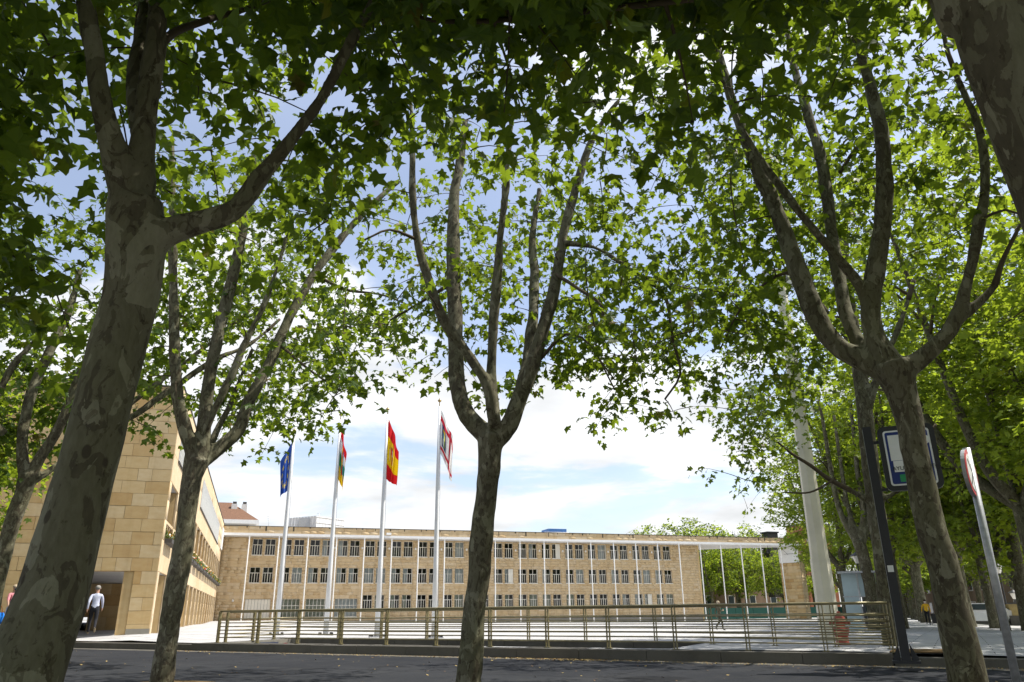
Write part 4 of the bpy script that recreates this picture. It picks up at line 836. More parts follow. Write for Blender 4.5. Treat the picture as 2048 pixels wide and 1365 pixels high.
# trees of the avenue beyond: copies of two grown kinds, each with its own crown turned and scaled
def grown(seed, H, spread, ns, nl, ls, kind, forks=5, fork_h=.32):
    """a free-standing plane tree at the origin: wood and crown meshes"""
    global rng
    keep = rng; rng = np.random.default_rng(seed); wood = MB(); thin = MB(); nodes = []
    hf = H * fork_h; tr = .022 * H * .9; P, r = crm([(0, 0, -.3), (0, 0, .1), (.03, .02, hf * .5), (.0, .05, hf)], [tr * 1.3, tr * 1.1, tr * .85, tr * .9], .3); wood.tube(P, r, 9)
    for i in range(forks):
        a = 2 * math.pi * (i + rng.uniform(-.25, .25)) / forks; q = rng.uniform(.55, 1.0) * spread; top = rng.uniform(.72, .97) * H
        pts = [(0, .05, hf - .15), (math.cos(a) * q * .28, math.sin(a) * q * .28, hf + .10 * H), (math.cos(a) * q * .5, math.sin(a) * q * .5, hf + (top - hf) * .5), (math.cos(a) * q * .75, math.sin(a) * q * .75, top)]
        P, r = crm(pts, [tr * .62, tr * .48, tr * .32, tr * .1], .3); wood.tube(P, r, 7); nodes.append(P[2:])
        for k in range(3):
            s0 = P[int(len(P) * rng.uniform(.35, .85))]; b_ = a + rng.normal(0, .9); e_ = s0 + np.array([math.cos(b_) * q * .5, math.sin(b_) * q * .5, rng.uniform(-.02, .12) * H]); Q, rq = crm([s0, (s0 + e_) / 2 + np.array([0, 0, .3]), e_], [tr * .2, tr * .13, tr * .05], .3); thin.tube(Q, rq, 5); nodes.append(Q[1:])
    nodes = np.vstack(nodes); v = rng.normal(size=(ns, 3)); v /= np.linalg.norm(v, axis=1)[:, None]; C = np.array([0, 0, H * .62]) + v * (rng.random(ns) ** (1 / 2.4))[:, None] * np.array([spread, spread, H * .40])
    lump = np.sin(C[:, 0] * 1.3 + seed) + np.sin(C[:, 1] * 1.1 + 2 * seed) + np.sin(C[:, 2] * 1.5); C = C[lump > -.9]
    dirs = []
    for c in C:
        j = int(np.argmin(((nodes - c) ** 2).sum(1))); s0 = nodes[j]; d = c - s0; ln = max(np.linalg.norm(d), .01); dirs.append(d / ln)
        if ln < 3: thin.tube([s0, (s0 + c) / 2 + np.array([0, 0, .08 * ln]), c], [.014, .010, .005], 3, 0, False)
    dirs = np.array(dirs); n = len(C) * nl; pos = np.repeat(C, nl, 0) + rng.normal(0, 1, (n, 3)) * np.array([.28, .28, .18]); A = rotmats(n, .4, .3, np.repeat(dirs, nl, 0) + rng.normal(0, .4, (n, 3))); size = ls * rng.uniform(.65, 1.25, n)
    tv, tf = leaf_template(kind, .5); V = pos[:, None] + np.einsum('vk,nkj->nvj', tv, A) * size[:, None, None]; Fi = (tf[None] + (np.arange(n) * len(tv))[:, None, None]).ravel()
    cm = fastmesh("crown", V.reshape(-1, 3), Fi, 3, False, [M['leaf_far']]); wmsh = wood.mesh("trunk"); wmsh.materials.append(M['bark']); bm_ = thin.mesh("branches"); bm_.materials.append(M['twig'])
    rng = keep; return wmsh, bm_, cm, pos, size
KINDS = [grown(3, 12.5, 5.2, 460, 16, .27, 1), grown(8, 13.0, 5.6, 500, 16, .28, 1, 4, .36), grown(21, 11.0, 5.0, 540, 16, .26, 1, 6, .30),
         grown(31, 18.0, 6.4, 900, 18, .26, 1, 5, .25), grown(44, 19.0, 6.8, 950, 18, .26, 1, 6, .23)]
def stand(x, y, z, kind, s, rz, label, group, name="plane_tree", sxy=1.0):
    t = empty(name, (x, y, z), label, "tree", group, rz); t.scale = (s * sxy, s * sxy, s)
    q_ = KINDS[kind][3] * np.array([s * sxy, s * sxy, s]); ca, sa = math.cos(rz), math.sin(rz); BACK.append((np.stack([q_[:, 0] * ca - q_[:, 1] * sa + x, q_[:, 0] * sa + q_[:, 1] * ca + y, q_[:, 2] + z], 1), (KINDS[kind][4] * s) ** 2 * .45 * .62))
    for me in KINDS[kind][:3]:
        o = bpy.data.objects.new(me.name.split(".")[0], me); COL.objects.link(o); o.parent = t
        if me is not KINDS[kind][0]: o['kind'] = 'stuff'
    return t
def at_px(px, py): g = gpt(px, py); return g
AV = "plane trees of the avenue"
for px, py, k, s, rz, lab in [
    (1990, 1257, 0, 1.0, .4, "avenue plane tree with pale trunk left of the round sign's pole"),
    (2012, 1262, 2, .98, 2.0, "avenue plane tree whose trunk stands just behind the round sign's pole"),
    (1843, 1243, 0, 1.0, 5.0, "avenue plane tree second behind the woman in yellow"),
    (1834, 1240.5, 2, 1.05, 2.2, "avenue plane tree third behind the woman in yellow"),
    (1826, 1238.5, 1, 1.0, 4.1, "avenue plane tree fourth in the row fading behind the woman"),
    (1816, 1236, 0, 1.0, 0.3, "avenue plane tree fifth in the row, near the black sign post"),
    (1805, 1234, 2, 1.1, 3.0, "last avenue plane tree of the row, beside the black sign post")]:
    g = at_px(px, py); stand(g[0], g[1], g[2] - .03, k, s, rz, lab, AV)
TALL = [(1905, 1250, 3, .95, .9, "avenue plane tree hidden behind the forked trunk by the parking sign"), (1940, 1254, 4, .92, 2.7, "tall avenue plane tree between the forked trunk and the white car"),
    (1700, 1246, 3, 1.0, 5.5, "tall plane tree behind the white lighting mast"), (1692, 1238, 4, .95, 1.9, "tall plane tree between the corner pier and the white mast"), (2110, 1276, 4, .95, 1.0, "plane tree just out of the right edge, its boughs reaching in"),
    (2062, 1262, 3, .98, 3.6, "avenue plane tree at the right edge with a low wide fork"), (1852, 1246, 4, 1.0, 1.1, "avenue plane tree right behind the woman in the yellow cardigan"), (1805, 1258, 3, .9, 0.3, "tall avenue plane tree just right of the black sign post")]
for px, py, k, s, rz, lab in TALL:
    g = at_px(px, py); stand(g[0], g[1], g[2] - .03, k, s, rz, lab, AV)
for x, y, k, s, rz, lab in [(-3.6, -2.8, 1, 1.0, 1.3, "just left of the lens axis"), (6.8, -5.6, 0, 1.0, 3.3, "just right of the lens axis"),
                            (11.8, -2.6, 1, .95, 4.4, "to the right, by the second row"), (17.0, -3.4, 0, 1.0, 5.2, "furthest right along the row"), (10.2, -9.6, 2, 1.15, 4.0, "in the rear row, right")]:
    stand(x, y, SW, k, s, rz, "unseen tree added for shade behind the camera, " + lab, "plane trees lining the street")  # trees out of view, added to shade the near trunks and road
for x, y, k, s, rz, lab in [(27.5, 18.5, 3, .8, .5, "plane tree beyond the right edge, on the plaza side of the walk"), (34, 22, 4, .75, 2.5, "plane tree beyond the right edge, deeper along the walk"), (24.5, 4.5, 1, 1.1, 1.5, "plane tree beyond the right edge, by the far kerb"),
                            (21.5, 10.5, 0, 1.0, 4.4, "plane tree across the street, beyond the right edge"), (-10.0, 25.2, 2, .8, 5.2, "street plane tree beyond the left edge, next in the row")]:
    stand(x, y, -1.05, k, s, rz, lab, "plane trees lining the street")
for i_, (px, dd, k, s) in enumerate([(1800, 150, 3, 1.0), (1822, 165, 4, 1.0), (1850, 140, 3, 1.05), (1885, 150, 4, .95), (1925, 120, 3, 1.0), (1965, 110, 4, .95), (2005, 105, 3, 1.0), (2040, 100, 4, .9)]):
    c_ = atd(px, 1225, dd); od = 'first second third fourth fifth sixth seventh eighth'.split()[i_]; stand(c_[0], c_[1], -1.5, k, s, i_ * 1.3, f'distant tree closing the end of the avenue, {od} from the sign post', AV, 'leafy_tree')
BH = "trees behind the canopy passage"
for x, y, k, s, rz, lab in [(74.5, 118, 0, 1.15, .2, "leafy tree seen through the passage, beside the facade's end"), (81.5, 121, 1, 1.08, 1.9, "leafy tree seen through the middle of the passage"), (89, 118, 2, 1.05, 3.2, "leafy tree seen through the passage next to the corner pier"),
                            (67, 124, 1, 1.2, 4.4, "round treetop above the roof, right of centre"), (80, 132, 2, 1.68, 5.1, "tallest treetop above the roof over the passage"), (91, 132, 0, 1.42, 2.6, "treetop above the roof's right end"), (97, 120, 1, 1.0, 0.8, "leafy tree behind the corner pier"), (78, 127, 2, 1.1, 2.2, "leafy tree in the second row beyond the passage, left"), (86, 127, 0, 1.1, 4.2, "leafy tree in the second row beyond the passage, right"), (101, 112, 0, 1.0, 3.8, "leafy tree right of the corner pier")]:
    stand(x, y, -1.7, k, s, rz, lab, BH, "leafy_tree")
g = gz(-14, 30); stand(-14.2, 29.6, g, 0, .86, 1.3, "sunlit plane tree at the far left, in front of the wing's end wall", "plane trees across the street", "plane_tree", .8)
stand(-24, 30, g, 2, 1.0, 2.3, "plane tree further left beyond the picture's edge, its leaves reaching in", "plane trees across the street")
thin_out()
for h in HERO: leaf_out(h)
# soil pits at the foot of the street trees
for k, (x, y) in enumerate([tuple(atd(322, 1365, 16)[:2]), tuple(atd(938, 1365, 11.5)[:2]), tuple(atd(1945, 1365, 9.8)[:2]), tuple(atd(-42, 1330, 20.5)[:2])]):
    b = MB(); b.box((x, y, ROAD + .012), (1.3, 1.3, .04), 0, [(*DU, 0), (*DV, 0), (0, 0, 1)]); tag(b.build("tree_pit", M['soil']), kind='structure')
g = gpt(1852, 1303); b = MB(); b.box((g[0], g[1], g[2] + .008), (1.4, 1.4, .02), 0, [(*DU, 0), (*DV, 0), (0, 0, 1)]); tag(b.build("tree_pit", M['soil']), kind='structure')
# ------------------------------------------------------------------ railings round the ramp
RA, RB = np.array([0.3, 28.9]), np.array([13.5, 14.6]); rd = (RB - RA) / np.linalg.norm(RB - RA)
def on_line(px, py, A, d):
    q = ray(px, py)[:2]; M2 = np.array([[q[0], -d[0]], [q[1], -d[1]]]); k = np.linalg.solve(M2, A); return A + d * k[1]
rt = empty("railing", (7, 22, -.95), "bronze metal railing along the kerb, nearest the road", "railing")
zt = -0.945; RH = 1.04
fp = [on_line(x, y, RA, rd) for x, y in [(435, 1282), (514, 1287), (594, 1290), (681, 1292), (772, 1294), (872, 1296), (980, 1297.5), (1095, 1298), (1218, 1299), (1352, 1299.5), (1497, 1297.5), (1652, 1297), (1789, 1294)]]
def rail_run(root, pts, zf, H, heights, bar_r):
    for p in pts:
        z = zf(p); m = MB()
        for s in (-1, 1): q = p + rd * s * .038; m.box((q[0], q[1], z + H / 2), (.018, .075, H), 0, [(*rd, 0), (-rd[1], rd[0], 0), (0, 0, 1)])
        m.box((p[0], p[1], z + .008), (.16, .14, .016), 0, [(*rd, 0), (-rd[1], rd[0], 0), (0, 0, 1)]); m.build("post", M['bronze'], root)
    P = [np.array([p[0], p[1], zf(p)]) for p in pts]
    for k, h in enumerate(heights):
        m = MB(); r = .032 if k == len(heights) - 1 else bar_r; m.tube([q + np.array([0, 0, h]) for q in P], r, 8); m.build("handrail" if k == len(heights) - 1 else "bar", M['bronze'], root)
rail_run(rt, fp, lambda p: zt, RH, [.17, .29, .41, .53, .65, .78, 1.04], .017)
rb = empty("railing", (6, 29, -1), "second bronze railing on the plaza side of the ramp, behind the first", "railing")
bpts = [np.array(fp[0]) + np.array([.25, .45])] + [np.array(p) for p in [(0.16, 31.8), (0.95, 32.6), (1.9, 33.2), (3.3, 31.65), (4.7, 30.1), (6.1, 28.55), (7.5, 27.0), (8.9, 25.45), (10.3, 23.9), (11.9, 22.2), (12.5, 20.0), (13.2, 18.1), (13.9, 16.6), (14.35, 15.3)]]
rail_run(rb, bpts, lambda p: gz(*p), 1.02, [.17, .29, .41, .53, .65, .78, 1.02], .015)
# signs standing on the ramp, only their tops show over the kerb
def sgn(px, py, shape, mats, label, w, dist):
    p = atd(px, py, dist); t = empty("ramp_sign", (p[0], p[1], -3.0), label, "sign"); d = _n(np.array([p[0], p[1], 0])); ux = np.array([-d[1], d[0], 0.]) * -1
    m = MB(); m.tube([(p[0] + d[0] * .05, p[1] + d[1] * .05, -3.3), (p[0] + d[0] * .05, p[1] + d[1] * .05, p[2] - .03)], .03); m.build("post", M['galv'], t)
    if shape == 'disc':
        for r, k, o in ((w, 0, 0.0), (w * .86, 1, -.008)):
            m = MB(); c = p - np.array([0, 0, w]) + d * o; an = np.linspace(0, 2 * math.pi, 28, endpoint=False); f = [c + ux * math.cos(a) * r + np.array([0, 0, math.sin(a) * r]) for a in an]; bk = [q + d * .012 for q in f]
            m.add(f + bk, [tuple(range(28)), tuple(range(28, 56))[::-1]] + [(i, 28 + i, 28 + (i + 1) % 28, (i + 1) % 28) for i in range(28)]); m.build("sign_face" if k == 0 else "symbol", mats[k], t)
    else:
        c = p - np.array([0, 0, w * .35]); m = MB(); m.box(c, (w, .03, w * .7), 0, [ux, d, (0, 0, 1)]); m.build("sign_face", mats[0], t); m = MB(); m.box(c - d * .02, (w * .92, .012, w * .62), 0, [ux, d, (0, 0, 1)]); m.build("panel", mats[1], t)
sgn(537, 1284, 'rect', [M['galv'], M['signblue']], "blue rectangular panel with a pale frame, its top just above the kerb", .72, 30.6)
sgn(571, 1286, 'disc', [M['red'], M['red']], "round red sign whose top rim just clears the kerb", .24, 29.8)
sgn(599, 1287, 'disc', [M['signblue'], M['signblue']], "round blue sign whose top rim just clears the kerb", .22, 29.2)

# ------------------------------------------------------------------ flagpoles and flags
class Img: pass
def flag_mesh(name, top, colour, HH, WW, seed, out=.6, top_fall=1.5, low_fall=.35, right=1.0, view=None):
    """limp flag: hoist HH along the pole, fly WW hanging in folds"""
    r = np.random.default_rng(seed); ns, n_t = 70, 56; V = np.zeros((n_t + 1, ns + 1, 3)); d = view; ux = np.array([d[1], -d[0]]); ph = r.uniform(0, 6)
    for i in range(n_t + 1):
        t = i / n_t
        for j in range(ns + 1):
            s = j / ns; lean = out * (0.18 + .82 * t) * WW
            lean = out * (1 - .12 * t); x = .05 + right * lean * (s ** .8) + .05 * math.sin(s * 9 + ph + t * 2.0) * s; y = .13 * math.sin(s * 12.5 + ph + t * 1.5) * min(1, s * 3) * (.5 + .5 * t)
            z = -t * HH - s * (top_fall * (1 - t) + low_fall * t) + .03 * math.sin(s * 7 + t * 5 + ph)
            V[i, j] = (ux[0] * x + d[0] * y, ux[1] * x + d[1] * y, z)
    V = V.reshape(-1, 3) + np.array(top); Fi = np.array([(i * (ns + 1) + j, (i + 1) * (ns + 1) + j, (i + 1) * (ns + 1) + j + 1, i * (ns + 1) + j + 1) for i in range(n_t) for j in range(ns)])
    me = fastmesh(name, V, Fi.ravel(), 4, True); a = me.color_attributes.new("print", 'FLOAT_COLOR', 'POINT')
    cols = np.array([(*colour(j / ns, i / n_t), 1.0) for i in range(n_t + 1) for j in range(ns + 1)], dtype=np.float32); a.data.foreach_set("color", cols.ravel()); return me
def flag_material():
    q = Mat("flag_cloth"); at = q.n("ShaderNodeAttribute", attribute_name="print"); q.col(at.outputs["Color"]); q.rough(.8, .2)
    tr = q.n("ShaderNodeBsdfTranslucent"); q.l(at.outputs["Color"], tr.inputs[0]); mx = q.n("ShaderNodeMixShader"); mx.inputs[0].default_value = .35; q.l(q.b.outputs[0], mx.inputs[1]); q.l(tr.outputs[0], mx.inputs[2]); q.l(mx.outputs[0], q.o.inputs[0]); return q.m
M['flag'] = flag_material()
RED, YEL, GRN, WHT, BLU = (.62, .02, .025), (.80, .55, .01), (.015, .26, .07), (.78, .78, .76), (.035, .10, .42)
def shield(s, t, cx, cy, w, h, cols):
    x, y = (s - cx) / w, (t - cy) / h
    if abs(x) > 1 or abs(y) > 1: return None
    if y < -.62: return (.65, .42, .03) if abs(x) < .62 and (int((x + 1) * 6) % 2 or y > -.85) else None          # crown
    if y > .2 and abs(x) > math.sqrt(max(0, 1 - ((y - .2) / .8) ** 2)): return None
    if abs(x) > .84: return None
    if abs(x) > .70 or y < -.50: return (.10, .06, .04)
    return cols[(0 if x < 0 else 1) + (0 if y < .15 else 2)]
def f_eu(s, t):
    for k in range(12):
        a = 2 * math.pi * k / 12; dx, dy = (s - .5) * 1.5 - .33 * math.cos(a), (t - .5) - .33 * math.sin(a); r = math.hypot(dx, dy); th = math.atan2(dx, -dy)
        if r < .062 * (.62 + .38 * math.cos(5 * th)) + .012: return (.85, .66, .05)
    return BLU
def f_rioja(s, t):
    q = shield(s, t, .5, .5, .16, .32, [(.55, .04, .03), (.75, .5, .02), (.10, .25, .08), (.6, .08, .04)])
    if q: return q
    if abs(s - .5) < .21 and abs(t - .52) < .36 and abs(s - .5) > .165: return (.04, .12, .45)
    return (RED, WHT, GRN, YEL)[min(3, int(t * 4))]
def f_spain(s, t):
    if t < .27 or t > .76: return RED
    q = shield(s, t, .36, .5, .11, .19, [(.60, .05, .03), (.75, .68, .60), (.70, .40, .03), (.55, .05, .04)])
    if q: return q
    if .15 < abs(s - .36) < .18 and abs(t - .52) < .14: return (.70, .66, .55) if t > .45 else (.5, .1, .05)
    return YEL
def f_city(s, t):
    q = shield(s, t, .24, .5, .12, .22, [(.10, .32, .40), (.62, .60, .15), (.55, .56, .58), (.20, .30, .12)])
    if q: return q
    if abs(s - .24) < .145 and abs(t - .5) < .255: return (.03, .04, .13)
    if abs(s - .62) < .055 or abs(t - .18) < .07 or abs(t - .84) < .05: return (.55, .03, .05)
    return WHT
for px, pb, pz, ptop, ttop, fn, lab, fl, hh, ww, fkw in [
    (552, 1272, -.90, (597, 862), None, f_eu, "flag of yellow stars on blue", "blue flag with a ring of yellow stars hanging limp from the pole nearest the wing", 2.25, 2.1, dict(out=.62, right=-.85, top_fall=1.1, low_fall=.5, seed=1)),
    (651, 1273, -.95, (683, 830), None, f_rioja, "", "red, white, green and yellow striped flag with a shield hanging limp", 2.6, 2.1, dict(out=.34, right=.9, top_fall=1.5, low_fall=.6, seed=4)),
    (753.6, 1277, -1.0, (778, 819), None, f_spain, "", "red and yellow striped flag with a coat of arms hanging limp", 2.75, 2.0, dict(out=.52, right=1, top_fall=1.5, low_fall=.3, seed=7)),
    (868, 1278, -1.0, (876, 802), None, f_city, "", "white flag with red bars and a dark crest hanging limp", 1.9, 2.0, dict(out=.62, right=1, top_fall=1.5, low_fall=1.25, seed=12))]:
    p = onZ(px, pb, pz); D = float(np.hypot(p[0], p[1])); d = p[:2] / D; g = gz(p[0], p[1]); pz_ = min(pz, g)
    tz = atd(ptop[0], ptop[1], D)[2]; nm = {f_eu: "with the starred blue flag", f_rioja: "with the four-striped flag", f_spain: "with the red and yellow flag", f_city: "with the white and red flag"}[fn]
    t = empty("flagpole", (p[0], p[1], g), f"tall white flagpole {nm}", "flagpole", "flagpoles on the plaza")
    m = MB(); m.tube([(p[0], p[1], g - .05), (p[0], p[1], g + 3), (p[0], p[1], g + 7), (p[0], p[1], tz - .25)], [.115, .10, .075, .04], 16); m.build("pole", M['pole_white'], t)
    m = MB(); m.tube([(p[0], p[1], tz - .26), (p[0], p[1], tz - .05)], .02); m.ell((p[0], p[1], tz), (.085, .085, .065)); m.tube([(p[0], p[1], tz + .05), (p[0], p[1], tz + .13)], [.025, .006], 8); m.build("finial", M['brass'], t)
    rx = np.array([d[1], -d[0]]); m = MB(); m.tube([(p[0] + rx[0] * .135, p[1] + rx[1] * .135, g + 1.3), (p[0] + rx[0] * .11, p[1] + rx[1] * .11, g + 5), (p[0] + rx[0] * .05, p[1] + rx[1] * .05, tz - .3)], .008, 5); m.build("halyard", M['galv'], t)
    m = MB(); m.box((p[0] + rx[0] * .12, p[1] + rx[1] * .12, g + 1.3), (.04, .04, .22)); m.build("cleat", M['galv'], t)
    m = MB(); m.box((p[0], p[1], g + .02), (.62, .62, .04)); m.build("base_plate", M['galv'], t)
    for a in range(4): c = (p[0] + .24 * (1 if a % 2 else -1), p[1] + .24 * (1 if a > 1 else -1), g + .075); m = MB(); m.box(c, (.10, .10, .075)); m.build("bolt_cap", M['black'], t)
    seed = fkw.pop('seed'); o = link("flag", flag_mesh("flag", (p[0], p[1], tz - .42), fn, hh, ww, seed, view=d, **fkw), None, M['flag']); tag(o, fl, "flag")

# ------------------------------------------------------------------ lighting mast
p = gpt(1663, 1283); t = empty("lighting_mast", tuple(p), "thick pale octagonal lighting mast rising into the leaves", "mast"); m = MB()
D = float(np.hypot(p[0], p[1])); tz = atd(1553, 565, D)[2]; j1 = atd(1643, 1118, D)[2]
for z0, z1, r0, r1 in ((p[2] - .05, j1, .31, .285), (j1 + .001, tz, .265, .17)): m = MB(); m.tube([(p[0], p[1], z0), (p[0], p[1], z1)], [r0, r1], 8); [m.sm.__setitem__(i, False) for i in range(len(m.sm))]; m.build("shaft", M['mast'], t)
m = MB(); m.lathe((p[0], p[1], tz), [(.17, 0), (.30, .05), (.30, .12), (.12, .2)], 12)
for a in range(4): m.box((p[0] + .55 * math.cos(a * 1.571 + .4), p[1] + .55 * math.sin(a * 1.571 + .4), tz + .12), (.45, .35, .3))
m.build("lamp_head", M['galv'], t)

# ------------------------------------------------------------------ hydrant
p = gpt(1686, 1290); t = empty("fire_hydrant", tuple(p), "faded red fire hydrant behind the right end of the railing", "hydrant"); x, y, z = p
m = MB(); m.lathe((x, y, z), [(.20, 0), (.20, .04), (.16, .06), (.16, .20), (.21, .34), (.21, .44), (.15, .46)], 18); m.build("barrel", M['hydrant'], t)
m = MB(); m.lathe((x, y, z + .455), [(.12, 0), (.135, .02), (.135, .16), (.15, .17), (.15, .2), (.11, .27), (.05, .31), (.045, .37), (.0, .38)], 18); m.build("bonnet", M['hydrant'], t)
for s in (-1, 1): q = np.array([DU[0], DU[1], 0]) * s; m = MB(); m.tube([np.array([x, y, z + .54]) + q * .1, np.array([x, y, z + .54]) + q * .22], [.055, .055], 10); m.tube([np.array([x, y, z + .54]) + q * .22, np.array([x, y, z + .54]) + q * .26], [.07, .07], 6); m.build("outlet_cap", M['hydrant'], t)

# ------------------------------------------------------------------ parking sign
def text_obj(name, s, size, c, ux, uy, mat, parent, align='LEFT', ext=.004):
    cu = bpy.data.curves.new(name, 'FONT'); cu.body = s; cu.size = size; cu.extrude = ext; cu.align_x = align; tmp = bpy.data.objects.new("t", cu); COL.objects.link(tmp)
    me = bpy.data.meshes.new_from_object(tmp.evaluated_get(bpy.context.evaluated_depsgraph_get())); bpy.data.objects.remove(tmp); bpy.data.curves.remove(cu)
    ux = np.array(ux); uy = np.array(uy); un = np.cross(ux, uy); V = np.zeros(len(me.vertices) * 3); me.vertices.foreach_get("co", V); V = V.reshape(-1, 3); V = V[:, :1] * ux + V[:, 1:2] * uy + V[:, 2:] * un + np.array(c)
    me.vertices.foreach_set("co", V.astype(np.float32).ravel()); me.update(); me.name = name; return link(name, me, parent, mat)
p = onZ(1813, 1322, -1.0); Dp = float(np.hypot(p[0], p[1])); top = atd(1740, 855, Dp)[2]
t = empty("parking_sign", (p[0], p[1], -1.02), "blue parking sign on a black post, half hidden by the forked plane trunk", "sign")
d = np.array([p[0], p[1], 0]) / Dp; ux = np.array([d[1], -d[0], 0]); uz = np.array([0, 0, 1.0])
m = MB(); m.box((p[0], p[1], (top - 1.02) / 2), (.17, .16, top + 1.02), 0, [ux, d, uz]); m.build("post", M['black'], t)
m = MB(); q = p - ux * .089; m.box((q[0], q[1], (top - 1.0) / 2), (.008, .12, top + .9), 0, [ux, d, uz]); m.build("edge_strip", M['galv'], t)
for s in (-1, 1):
    m = MB(); a = np.array([p[0], p[1], -1.03]) + ux * s * .10; m.add([a - d * .02, a + ux * s * .13 - d * .02, a + ux * s * .13 - d * .02 + uz * .08, a - d * .02 + uz * .34, a + d * .02, a + ux * s * .13 + d * .02, a + ux * s * .13 + d * .02 + uz * .08, a + d * .02 + uz * .34],
        [(0, 1, 2, 3), (7, 6, 5, 4), (0, 4, 5, 1), (1, 5, 6, 2), (2, 6, 7, 3), (3, 7, 4, 0)]); m.build("gusset", M['black'], t)
m = MB(); m.box((p[0], p[1], -1.02), (.5, .4, .05), 0, [ux, d, uz]); m.build("foot_plate", M['black'], t)
m = MB(); q = p - d * .085 ; zq = atd(1786, 1138, Dp)[2]; m.box((q[0], q[1], zq), (.11, .006, .13), 0, [ux, d, uz]); m.build("sticker", M['signwhite'], t)
TL, TR, BR_, BL = (atd(a, b_, Dp) for a, b_ in ((1755, 856), (1866, 846), (1889, 974), (1772, 986)))
cc = (TL + TR + BR_ + BL) / 4; sw = float(np.linalg.norm(((TR + BR_) - (TL + BL))[:2]) / 2); sh = float((TL[2] + TR[2] - BL[2] - BR_[2]) / 2)
def rrect(w, h, r, n=6):
    o = []
    for cx, cy, a0 in ((w / 2 - r, h / 2 - r, 0), (-w / 2 + r, h / 2 - r, 90), (-w / 2 + r, -h / 2 + r, 180), (w / 2 - r, -h / 2 + r, 270)):
        for k in range(n + 1): a = math.radians(a0 + 90 * k / n); o.append((cx + r * math.cos(a), cy + r * math.sin(a)))
    return o
def plate(nm, w, h, r, z0, z1, mat, off=(0, 0)):
    o = rrect(w, h, r); n = len(o); P0 = [cc + ux * (a + off[0]) + uz * (b_ + off[1]) - d * z0 for a, b_ in o]; P1 = [cc + ux * (a + off[0]) + uz * (b_ + off[1]) - d * z1 for a, b_ in o]
    m = MB(); m.add(P0 + P1, [tuple(range(n))[::-1], tuple(range(n, 2 * n))] + [(i, (i + 1) % n, n + (i + 1) % n, n + i) for i in range(n)]); return m.build(nm, mat, t)
plate("casing", sw, sh, .14, -.10, .05, M['black']); plate("border", sw - .20, sh - .20, .06, .045, .055, M['signwhite']); plate("panel", sw - .27, sh - .27, .04, .05, .06, M['signblue'])
tl = np.array([-sw / 2 + .135, sh / 2 - .135])
plate("name_panel", sw - .42, .235, .005, .055, .065, M['signwhite'], (0, -sh / 2 + .50)); plate("green_panel", .5, .15, .005, .055, .065, M['signgreen'], (-.0, -sh / 2 + .25))
m = MB(); zo = .059; LP = lambda x, z, o=.008: cc + ux * x + uz * z - d * (zo + o)
def extr(poly): n = len(poly); m.add([LP(x, z, 0) for x, z in poly] + [LP(x, z) for x, z in poly], [tuple(range(n))[::-1], tuple(range(n, 2 * n))] + [(i, (i + 1) % n, n + (i + 1) % n, n + i) for i in range(n)])
z0, z1 = -.06, sh / 2 - .20; zm = z1 - (z1 - z0) * .27; extr([(-.36, z0), (-.13, z0), (-.13, z1), (-.36, z1)])
arc = [(math.cos(a), math.sin(a)) for a in np.linspace(math.pi / 2, -math.pi / 2, 13)]
for (c0, s0), (c1, s1) in zip(arc[:-1], arc[1:]): extr([(.12 + .32 * c0, zm + .27 * (z1 - z0) * s0), (.12 + .32 * c1, zm + .27 * (z1 - z0) * s1), (.12 + .13 * c1, zm + .11 * (z1 - z0) * s1), (.12 + .13 * c0, zm + .11 * (z1 - z0) * s0)][::-1])
for zz0, zz1 in ((zm + .11 * (z1 - z0), zm + .27 * (z1 - z0)), (zm - .27 * (z1 - z0), zm - .11 * (z1 - z0))): extr([(-.13, zz0), (.12, zz0), (.12, zz1), (-.13, zz1)])
m.build("lettering", M['signwhite'], t)
text_obj("lettering", "AYUNTAMIENTO", .115, cc - ux * .37 + uz * (-sh / 2 + .42) - d * .068, ux, uz, M['black'], t)
for zf in (.30, -.52): m = MB(); a = p + ux * .09; q = cc - ux * (sw / 2 - .02); m.box(((a[0] + q[0]) / 2, (a[1] + q[1]) / 2, cc[2] + zf * sh * .9), (float(np.hypot(*(q - a)[:2])), .05, .06), 0, [ux, d, uz]); m.build("bracket", M['black'], t)

# ------------------------------------------------------------------ round prohibition sign seen almost edge-on
Ds = 12.6; p = atd(2034, 1365, Ds); top = atd(1921, 898, Ds)[2]; t = empty("round_sign", (p[0], p[1], SW), "round red-rimmed sign seen almost edge-on on a galvanised post at the right", "sign")
m = MB(); pt = np.array([p[0], p[1], 0]); pe = atd(1930, 930, Ds); 
m.tube([(p[0], p[1], SW - .1), (p[0], p[1], top)], .052, 10); m.build("post", M['galv'], t)
c = atd(1943, 946, Ds - .05); vd = _n(np.array([c[0], c[1], 0])); side = np.array([vd[1], -vd[0], 0]); nn = _n(-vd * .17 + side * .985); us_ = np.cross(uz, nn); RS = float(abs((atd(1943, 897, Ds) - atd(1943, 992, Ds))[2])) / 2
def disc(nm, r, o, mat, th=.012, ri=0):
    an = np.linspace(0, 2 * math.pi, 36, endpoint=False); f = [c + us_ * math.cos(a) * r + uz * math.sin(a) * r + nn * o for a in an]; bk = [q - nn * th for q in f]
    m = MB(); m.add(f + bk, [tuple(range(36)), tuple(range(36, 72))[::-1]] + [(i, 36 + i, 36 + (i + 1) % 36, (i + 1) % 36) for i in range(36)]); return m.build(nm, mat, t)
disc("sign_back", RS, 0.0, M['galv'], .05); disc("rim", RS * .985, .006, M['red'], .01); disc("sign_face", RS * .80, .012, M['signwhite'], .008)
for a, mt in ((.8, M['black']), (-.8, M['black']), (1.45, M['galv'])): m = MB(); m.box(c + nn * .0135, (RS * 1.45, .03, .003), 0, [us_ * math.cos(a) + uz * math.sin(a), -us_ * math.sin(a) + uz * math.cos(a), nn]); m.build("bar", mt, t)

